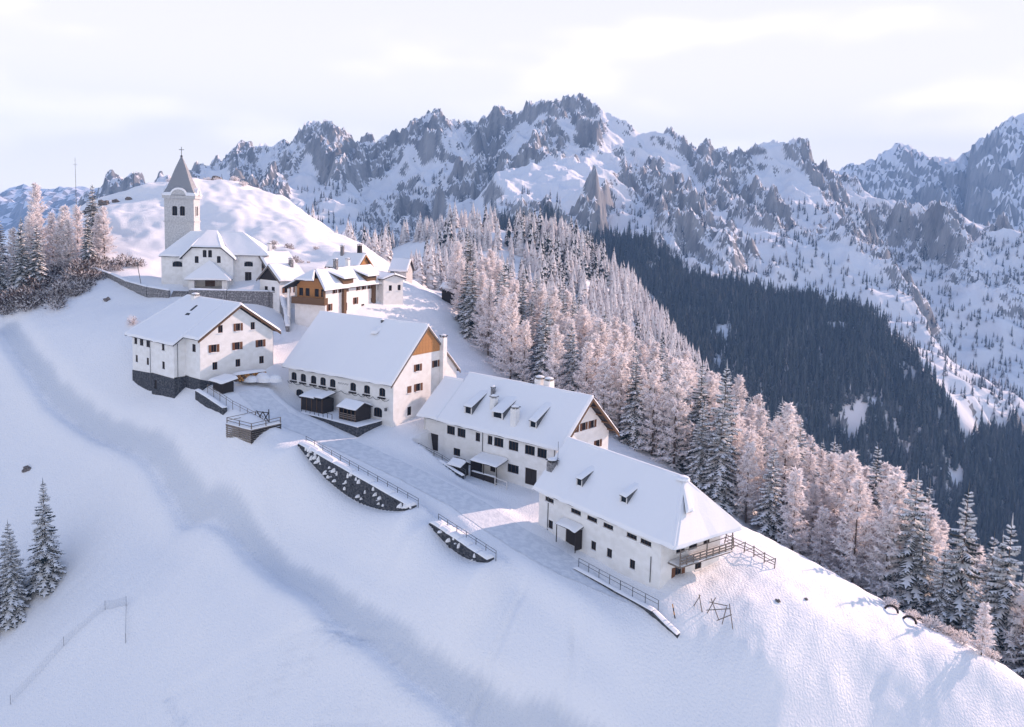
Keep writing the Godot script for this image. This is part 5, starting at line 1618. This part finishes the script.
	y.scale = Vector3(0.55, 0.48, 0.55)
	var white := bush(1.6, 1.7, 520, 0.93)
	for q in [[52.5, -115.5], [55.0, -114.0], [57.0, -112.6], [58.6, -111.6], [59.8, -110.2], [62.6, -107.8]]:
		shrub(white, Vector3(q[0], ground(q[0], q[1]), q[1]), rng.randf_range(0.7, 1.15), "white frosted bush along the snow crest", "frosted bushes on the crest")
	for q in [[-99.5, -289], [-96, -288.5], [-90, -287], [-108, -289], [-111, -288], [-86, -283]]:
		shrub(white, Vector3(q[0], ground(q[0], q[1]), q[1]), rng.randf_range(0.8, 1.3), "pinkish frosted bush on the summit skyline", "bushes on the summit")

func shrub(m: Mesh, at: Vector3, size: float, label: String, group := "") -> void:
	var o := put_mesh("bush", m, M.twigs, self)
	o.position = at; o.scale = Vector3.ONE * size; o.rotation.y = at.x * 3.0
	tag(o, label, "bush", group)

# ---------- walls, rails and small things
func long_wall(called: String, label: String, pts: Array, high: float, thick: float, m: Material, snow := 0.25, down := 5.0) -> Node3D:
	var h := thing(called, label, "wall", pts[0])
	var s := Shape.new()
	var w := Shape.new()
	for k in pts.size() - 1:
		var a: Vector3 = pts[k] - pts[0]
		var b: Vector3 = pts[k + 1] - pts[0]
		var d := (b - a).normalized()
		var n := Vector3(-d.z, 0, d.x).normalized() * thick
		s.hexa([a + n - Vector3(0, down, 0), b + n - Vector3(0, down, 0), b - Vector3(0, down, 0), a - Vector3(0, down, 0), a + n + Vector3(0, high, 0), b + n + Vector3(0, high, 0), b + Vector3(0, high, 0), a + Vector3(0, high, 0)])
		var e := n.normalized() * 0.12
		var u := Vector3(0, high + 0.004, 0)
		snow_sheet(w, [a + n + e + u, b + n + e + u, b - e + u, a - e + u], snow, false, k * 11.0)
	part("masonry", s, m, h)
	part("snow_cap", w, M.roof_snow, h)
	return h

func railing(called: String, label: String, pts: Array, gap := 2.4, high := 1.05, m: Material = null, rails := 2, group := "") -> void:
	var h := thing(called, label, "railing", pts[0], 0.0, group)
	if m == null: m = M.metal
	for k in pts.size() - 1:
		var a: Vector3 = pts[k] - pts[0]
		var b: Vector3 = pts[k + 1] - pts[0]
		var c := maxi(1, int(round(a.distance_to(b) / gap)))
		for j in c + 1:
			var p := a.lerp(b, j / float(c))
			var s := Shape.new()
			s.bar(p - Vector3(0, 0.6, 0), p + Vector3(0, high, 0), 0.05, 5)
			part("post", s, m, h)
		for j in rails:
			var y := high * (1.0 - j * 0.45)
			var s := Shape.new()
			s.bar(a + Vector3(0, y, 0), b + Vector3(0, y, 0), 0.035, 4)
			part("rail", s, m, h)

func details() -> void:
	# road sheet over the snow: packed by wheels and feet
	var v := Shape.new()
	for k in range(1, ROAD.size() - 2):
		var cnt := 8
		for j in cnt:
			for i in 6:
				var q := []
				for c in [[j, i], [j, i + 1], [j + 1, i + 1], [j + 1, i]]:
					var t: float = c[0] / float(cnt)
					var p: Vector3 = ROAD[k].lerp(ROAD[k + 1], t)
					var d0: Vector3 = (ROAD[k + 1] - ROAD[k - 1]).normalized()
					var d1: Vector3 = (ROAD[k + 2] - ROAD[k]).normalized()
					var d := d0.lerp(d1, t)
					var n := Vector3(-d.z, 0, d.x).normalized()
					var pp: Vector3 = p + n * (c[1] - 3.0) * (1.0 - smoothstep(ROAD.size() - 4.2, ROAD.size() - 2.0, k + t)) * (0.95 + 0.1 * nz_b.get_noise_2d(p.x * 2, p.z * 2))
					q.append(Vector3(pp.x, ground(pp.x, pp.z) + 0.05, pp.z))
				v.quad(q[0], q[1], q[2], q[3])
	structure("road", v.mesh(), M.packed_snow)
	# retaining walls below the road
	var walls := []
	for k in 2:
		var a: Vector3 = WALLS[k][0]
		var b: Vector3 = WALLS[k][1]
		var pts := []
		for j in 7: pts.append(a.lerp(b, j / 6.0))
		walls.append(long_wall("retaining_wall", ["long dark stone retaining wall below the road before the big guesthouse", "short dark stone retaining wall below the road before the lower lodge"][k], pts, 0.12, 1.25, M.dark_stone, 0.35, 6.5))
		var cl := Shape.new()
		var nn := Vector3(-(b - a).z, 0, (b - a).x).normalized()
		for j in (110 if k == 0 else 30):
			var t := rng.randf()
			var up := rng.randf()
			var p: Vector3 = a.lerp(b, t) - pts[0] + nn * 1.25 - Vector3(0, 0.1 + up * 3.4 * sin(PI * t), 0)
			if nz_b.get_noise_2d(p.x * 2.5, p.y * 3.5) < -0.05: continue
			snow_heap(cl, p, rng.randf_range(0.12, 0.75), rng.randf_range(0.12, 0.3), rng.randf_range(0.1, 0.8), 0.72 + rng.randf_range(-0.2, 0.2))
		part("clinging_snow", cl, M.snow, walls[k])
		var st := Shape.new()
		for j in (90 if k == 0 else 30):
			var t := rng.randf()
			var p: Vector3 = a.lerp(b, t) - pts[0] + nn * (1.2 + rng.randf() * 0.1) - Vector3(0, 0.2 + rng.randf() * 4.0 * sin(PI * t), 0)
			st.bar(p - nn * 0.3, p + nn * 0.12, rng.randf_range(0.15, 0.42), 5, rng.randf_range(0.08, 0.25))
		part("rubble", st, M.dark_stone, walls[k])
		var r := []
		for j in 4: r.append(a.lerp(b, j / 3.0) + Vector3(0.25, 0.25, 0.25))
		railing("railing", ["thin dark railing on the long retaining wall", "thin dark railing on the short retaining wall"][k], r, 2.6, 0.9)
	railing("railing", "snowy wooden railing leading down from the gabled house to the deck", [Vector3(-55.5, -34.6, -160.0), Vector3(-49.0, -36.2, -154.0), Vector3(-42.2, -37.6, -148.9)], 2.0, 1.0, M.grey_wood)
	long_wall("retaining_wall", "rough stone wall running on from the gabled house basement", [Vector3(-57.4, -35.0, -161.0), Vector3(-54.0, -35.6, -157.6), Vector3(-50.0, -36.6, -154.0)], 0.2, 0.8, M.dark_stone, 0.3, 4.5)
	# kerb wall with railing along the lower lodge
	var kw := [Vector3(9.6, 0, -114.6), Vector3(14.5, 0, -108.6), Vector3(18.6, 0, -103.8), Vector3(21.2, 0, -101.4)]
	for k in kw.size(): kw[k].y = ground(kw[k].x, kw[k].z) + [0.1, 0.25, 0.5, 0.1][k]
	long_wall("kerb_wall", "low dark kerb wall edging the road under the lower lodge", kw, 0.1, 0.5, M.dark_stone, 0.2, 1.2)
	railing("railing", "metal railing along the front of the lower lodge", [kw[0] + Vector3(0.3, 0.2, 0), kw[1] + Vector3(0.3, 0.2, 0), kw[2] + Vector3(0.3, 0.2, 0)], 2.2, 1.1)
	# churchyard wall
	long_wall("churchyard_wall", "grey stone churchyard wall curving down in front of the church", [Vector3(-104, -17.6, -218), Vector3(-96, -18.6, -212), Vector3(-89, -19.8, -205.5), Vector3(-82.6, -20.4, -200.5), Vector3(-77, -20.9, -198.6)], 0.5, 0.7, M.stone, 0.3, 3.5)
	long_wall("churchyard_wall", "grey stone churchyard wall from the porch steps to the chalets", [Vector3(-72.5, -20.6, -198.4), Vector3(-64, -20.5, -198.0), Vector3(-55, -20.6, -199.4), Vector3(-51, -21.2, -201)], 0.5, 0.7, M.stone, 0.3, 4.0)
	var st := thing("porch_steps", "dark steps between the churchyard walls below the porch", "steps", Vector3(-77, -21.5, -198.4))
	for k in 4:
		var s := Shape.new()
		s.box(Vector3(0.2, -1.5, -k * 0.4 - 0.4), Vector3(4.3, 0.2 + k * 0.22, -k * 0.4))
		part("step", s, M.stone, st)
	long_wall("side_wall", "sloping stone wall beside the balcony chalet", [Vector3(-47.6, -27.0, -188.4), Vector3(-49.4, -24.0, -193.5), Vector3(-51.5, -21.5, -198.5)], 0.6, -0.7, M.stone, 0.3, 4.0)
	# yard wall of the middle inn
	var iy := Transform3D(Basis(Vector3.UP, -0.7022), Vector3(-12.7, 0, -152.2))
	var w0 := iy * Vector3(-2.3, -42.6, 2.4)
	var w1 := iy * Vector3(4.5, -43.2, 3.3)
	var w2 := iy * Vector3(11.0, -44.2, 4.3)
	long_wall("yard_wall", "snow capped low wall above the sunken inn yard", [w0, w1, w2], 0.35, 0.4, M.dark_stone, 0.25, 3.0)
	railing("railing", "thin railing on the inn yard wall", [w0 + Vector3(0.2, 0.4, -0.2), w1 + Vector3(0.2, 0.4, -0.2), w2 + Vector3(0.2, 0.4, -0.2)], 2.2, 0.8)
	var gt := thing("gate_frame", "pale wooden gate frame standing at the inn yard entrance", "gate", Vector3(-2.0, -45.4, -140.0), -0.7)
	var gs := Shape.new()
	gs.bar(Vector3(0, -0.5, 0), Vector3(0, 2.1, 0), 0.08, 5); gs.bar(Vector3(2.5, -0.5, 0), Vector3(2.5, 1.9, 0), 0.08, 5)
	gs.bar(Vector3(0, 1.9, 0), Vector3(2.5, 1.7, 0), 0.07, 5); gs.bar(Vector3(0, 1.0, 0), Vector3(2.5, 0.9, 0), 0.05, 5)
	part("frame", gs, M.frame_white, gt)
	# deck on the slope side of the road
	var dk := thing("viewing_deck", "square wooden viewing deck with board skirt on the slope edge", "deck", Vector3(-41.6, -37.7, -147.0), -0.61)
	var ds := Shape.new()
	ds.box(Vector3(-5.6, -0.15, -3.0), Vector3(1.0, 0, 3.4))
	part("floor", ds, M.grey_wood, dk)
	var dsn := Shape.new()
	snow_sheet(dsn, [Vector3(-5.6, 0.004, 3.4), Vector3(1.0, 0.004, 3.4), Vector3(1.0, 0.004, -3.0), Vector3(-5.6, 0.004, -3.0)], 0.3, false)
	part("snow_cover", dsn, M.roof_snow, dk)
	for k in 6:
		var b := Shape.new()
		b.box(Vector3(-5.6, -0.42 - k * 0.36, 3.3), Vector3(0.95, -0.18 - k * 0.36, 3.37))
		part("board", b, M.grey_wood, dk)
		var c := Shape.new()
		c.box(Vector3(0.96, -0.42 - k * 0.36, -3.0), Vector3(1.03, -0.18 - k * 0.36, 3.37))
		part("board", c, M.dark_wood, dk)
	for q in [[-5.5, 3.2], [-2.2, 3.2], [0.9, 3.2], [0.9, 0.2], [0.9, -2.9], [-5.5, -2.8]]:
		var b := Shape.new()
		b.bar(Vector3(q[0], -3.5, q[1]), Vector3(q[0], 1.1, q[1]), 0.09, 4)
		part("post", b, M.grey_wood, dk)
	for q in [[-5.5, 3.2, 0.9, 3.2], [0.9, 3.2, 0.9, -2.9], [-5.5, 3.2, -5.5, -2.8]]:
		var b := Shape.new()
		for y in [0.55, 1.05]: b.bar(Vector3(q[0], y, q[1]), Vector3(q[2], y, q[3]), 0.06, 4)
		part("rail", b, M.grey_wood, dk)
	var tr := thing("timber_trestle", "dark timber trestle beside the viewing deck", "trestle", Vector3(-43.6, -37.4, -150.2), -0.6)
	for q in [[0, 0, 1.6, 1.5], [1.6, 0, 0, 1.5], [1.6, 0, 3.1, 1.6], [3.1, 0, 1.6, 1.6], [0, 1.5, 3.1, 1.6], [3.15, -0.3, 3.15, 2.2]]:
		var b := Shape.new()
		b.bar(Vector3(q[0], q[1] - 0.2, 0), Vector3(q[2], q[3], 0.1), 0.09, 4)
		part("beam", b, M.dark_wood, tr)
	# woodshed and firewood in the yard before the gabled house
	var ws := thing("woodshed", "low dark woodshed under thick snow before the sunlit gable", "shed", Vector3(-55.2, -35.0, -162.0), -0.69)
	var wb := Shape.new()
	wb.box(Vector3(0, -1, -2.2), Vector3(3.4, 1.7, 0))
	part("body", wb, M.dark_wood, ws)
	roof(ws, [[Vector3(-0.6, 1.7, 0.5), Vector3(3.9, 1.7, 0.5), Vector3(3.9, 2.3, -2.8), Vector3(-0.6, 2.3, -2.8)]], 0.4)
	var fw := thing("firewood_pile", "long pile of orange split firewood under snow before the gable", "firewood", Vector3(-51.9, -34.0, -165.0), 0.85)
	for k in 30:
		var b := Shape.new()
		var row := k / 10
		var x := (k % 10) * 0.62 + row * 0.3
		b.xf = Transform3D(Basis(Vector3.BACK, rng.randf_range(-0.5, 0.5)), Vector3(x, 0.25 + row * 0.42, rng.randf_range(-0.1, 0.1)))
		b.bar(Vector3(0, 0, -0.5), Vector3(0, 0, 0.5), 0.26, 3 + k % 3)
		part("log", b, M.ochre if k % 3 else M.timber, fw)
	var fs := Shape.new()
	snow_sheet(fs, [Vector3(-0.5, 1.35, 0.7), Vector3(6.4, 1.35, 0.7), Vector3(6.4, 1.35, -0.7), Vector3(-0.5, 1.35, -0.7)], 0.35, false)
	part("snow_cover", fs, M.roof_snow, fw)
	var sb := thing("snow_bank", "shovelled snow bank against the foot of the sunlit gable", "snow bank", Vector3(-53.4, -33.6, -166.6), -0.69)
	var sbs := Shape.new()
	for k in 9: snow_heap(sbs, Vector3(k * 1.1 - 3.0, -0.6, rng.randf_range(-1.6, 0.2) - k * 0.55), rng.randf_range(1.2, 2.0), rng.randf_range(1.0, 1.6), rng.randf_range(1.0, 1.7))
	part("heap", sbs, M.snow, sb)
	# street lamp on the churchyard bank, masts on the hill
	var lm := thing("street_lamp", "thin street lamp leaning at the churchyard wall", "lamp", Vector3(-84.6, -21.2, -202.0))
	var ls := Shape.new()
	ls.bar(Vector3(0, -1, 0), Vector3(-1.2, 6.4, 0), 0.08, 6)
	part("pole", ls, M.metal, lm)
	var lh := Shape.new()
	lh.box(Vector3(-1.6, 6.35, -0.25), Vector3(-1.0, 6.6, 0.25))
	part("lamp_head", lh, M.metal, lm)
	for q in [[-119.5, -243.0, 19.0, "tall thin radio mast rising behind the shoulder trees"], [-121.2, -284.0, 5.5, "short thin mast on the summit skyline"]]:
		var ma := thing("mast", q[3], "mast", Vector3(q[0], ground(q[0], q[1]), q[1]))
		var ms := Shape.new()
		ms.bar(Vector3(0, -1, 0), Vector3(0, q[2], 0), 0.09, 5, 0.04)
		part("pole", ms, M.metal, ma)
		var mb := Shape.new()
		mb.bar(Vector3(-0.6, q[2] * 0.9, 0), Vector3(0.6, q[2] * 0.9, 0), 0.04, 4)
		part("crossbar", mb, M.metal, ma)
	# rocks
	rock("pale rock outcrop on the summit skyline", Vector3(-97.5, ground(-97.5, -291) + 0.2, -291.0), Vector3(3.6, 3.2, 2.5), 3)
	rock("dark little rock beside the summit outcrop", Vector3(-93.2, ground(-93.2, -291), -291.0), Vector3(0.8, 1.6, 0.8), 4)
	for q in [[-124.5, -262.0, 2.0], [-121.6, -264.0, 1.7], [-119.0, -266.0, 1.3], [-116.0, -268.0, 1.0], [-126.8, -260.0, 1.6], [-123.0, -259.5, 1.2]]: rock("dark rock of the broken band on the summit flank behind the larches", Vector3(q[0], ground(q[0], q[1]), q[1]), Vector3(q[2] * 1.4, q[2] * 0.8, q[2]), int(q[2] * 10), "rocks on the summit flank")
	for q in [[38.6, -108.5, 0.3], [34.5, -107.0, 0.4]]: rock("small dark stone poking from the snow below the fence", Vector3(q[0], ground(q[0], q[1]), q[1]), Vector3(q[2], q[2] * 0.8, q[2]), int(q[2] * 50), "stones in the snow")
	rock("dark stone alone on the upper open slope", Vector3(-91.0, ground(-91.0, -163.0), -163.0), Vector3(1.1, 0.9, 0.8), 8)
	rock("dark boulder on the bank below the churchyard wall", Vector3(-92.0, ground(-92.0, -200.0), -200.0), Vector3(1.0, 0.8, 0.8), 9)
	# tyres half sunk in the crest snow
	for q in [[51.6, -113.0, "dark tyre half buried in the crest snow, the upper of two"], [53.4, -111.5, "dark tyre half buried in the crest snow, the lower of two"]]:
		var s := Shape.new()
		var o := Vector3(0, 0.1, 0)
		for k in 14:
			var a0 := PI * k / 14.0
			var a1 := PI * (k + 1) / 14.0
			s.bar(Vector3(cos(a0) * 0.85, sin(a0) * 0.8, 0), Vector3(cos(a1) * 0.85, sin(a1) * 0.8, 0), 0.16, 6)
		var t := part("tyre", s, M.dark_wood, self)
		t.position = Vector3(q[0], ground(q[0], q[1]), q[1]); t.rotation.y = -0.5; t.rotation.x = -0.35
		tag(t, q[2], "tyre")
	# rough fence and poles below the gable balcony
	var fe := thing("wooden_fence", "rough weathered pole fence on the snow beside the lodge balcony", "fence", Vector3(30.4, 0, -119.0))
	var fp := []
	for k in 6:
		var p := Vector3(30.4, 0, -119.0).lerp(Vector3(36.2, 0, -114.6), k / 5.0)
		p.y = ground(p.x, p.z)
		fp.append(p - Vector3(30.4, 0, -119.0))
	for k in 6:
		var b := Shape.new()
		b.bar(fp[k] - Vector3(0, 0.4, 0), fp[k] + Vector3(rng.randf_range(-0.3, 0.3), 1.5, rng.randf_range(-0.2, 0.2)), 0.08, 5)
		part("post", b, M.grey_wood, fe)
		if k < 5:
			for y in [[0.4, 0.5], [0.9, 0.8], [1.35, 1.3], [0.2, 1.3]]:
				var c := Shape.new()
				c.bar(fp[k] + Vector3(0, y[0], 0), fp[k + 1] + Vector3(0, y[1], 0), 0.055, 5)
				part("rail", c, M.grey_wood, fe)
	var af := thing("pole_frame", "weathered poles propped as trestles below the lodge balcony", "frame", Vector3(24.6, ground(24.6, -104.0), -104.0), -0.9)
	for q in [[0.0, 0.0, 1.2, 2.4], [1.9, 0.0, 1.0, 2.4], [0.6, 1.0, 3.6, 2.0], [2.8, 0.0, 3.6, 2.4], [4.4, 0.0, 3.4, 2.5], [-1.8, 0.0, -0.6, 2.2], [-0.2, 0.0, -0.9, 2.2], [1.0, 2.2, 3.5, 2.4], [2.2, 0.3, 4.2, 1.6]]:
		var b := Shape.new()
		b.bar(Vector3(q[0], q[1] - 0.2, rng.randf_range(-0.5, 0.5)), Vector3(q[2], q[3], rng.randf_range(-0.5, 0.5)), 0.06, 5)
		part("pole", b, M.grey_wood, af)
	var pst := thing("marker_post", "orange and black snow marker leaning at the lodge corner", "post", Vector3(20.9, ground(20.9, -103.2), -103.2))
	for k in 4:
		var b := Shape.new()
		b.bar(Vector3(-0.1 * k, k * 0.45, 0), Vector3(-0.1 * (k + 1), (k + 1) * 0.45, 0), 0.07, 6)
		part("band", b, M.ochre if k % 2 else M.dark_wood, pst)
	# safety net on the lower piste
	var nf := thing("safety_net", "slack safety net on thin poles across the lower piste", "net", Vector3(-58.0, 0, -128.0))
	var np := []
	for q in [[-72.0, -122.5], [-66.5, -127.5], [-61.5, -130.5], [-58.0, -130.0], [-56.0, -125.0]]: np.append(Vector3(q[0] + 58.0, ground(q[0], q[1]), q[1] + 128.0))
	for k in np.size():
		var b := Shape.new()
		b.bar(np[k] - Vector3(0, 0.5, 0), np[k] + Vector3(0, 1.5, 0), 0.03, 5)
		part("pole", b, M.metal, nf)
	var ns := Shape.new()
	for k in np.size() - 1:
		var a: Vector3 = np[k]
		var b: Vector3 = np[k + 1]
		for j in 8:
			var y := 0.1 + j * 0.19
			ns.bar(a + Vector3(0, y, 0), a.lerp(b, 0.5) + Vector3(0, y - 0.15, 0), 0.006, 3); ns.bar(a.lerp(b, 0.5) + Vector3(0, y - 0.15, 0), b + Vector3(0, y, 0), 0.006, 3)
		for j in 28:
			var p := a.lerp(b, j / 28.0) - Vector3(0, 0.15 * (1 - absf(j / 14.0 - 1)), 0)
			ns.bar(p + Vector3(0, 0.05, 0), p + Vector3(0, 1.45, 0), 0.006, 3)
	part("mesh_net", ns, M.sheet_metal, nf)
	# snow banks by the road
	var rb := thing("snow_bank", "ploughed snow bank at the gap between the inn and the lodge", "snow bank", Vector3(1.0, -46.2, -131.0), -0.7)
	var rs := Shape.new()
	for k in 10: snow_heap(rs, Vector3(rng.randf_range(-9, 3), -0.5, rng.randf_range(-0.6, 0.9) - 0.3 * k * 0.2), rng.randf_range(0.9, 1.7), rng.randf_range(0.7, 1.2), rng.randf_range(0.7, 1.25))
	part("heap", rs, M.snow, rb)

func rock(label: String, at: Vector3, size: Vector3, seed_: int, group := "") -> void:
	var s := Shape.new()
	var nz := fnoise(seed_, 1.1, 3)
	var pt := func(i: int, j: int) -> Vector3:
		var a := TAU * i / 14.0
		var b := PI * (j / 8.0 - 0.5)
		var d := Vector3(cos(a) * cos(b), sin(b), sin(a) * cos(b))
		return d * size * (0.75 + 0.6 * nz.get_noise_3dv(d * 1.2))
	for i in 14:
		for j in 8: s.quad(pt.call(i, j), pt.call(i, j + 1), pt.call(i + 1, j + 1), pt.call(i + 1, j))
	var o := part("rock", s, M.rock, self)
	o.position = at
	tag(o, label, "rock", group)
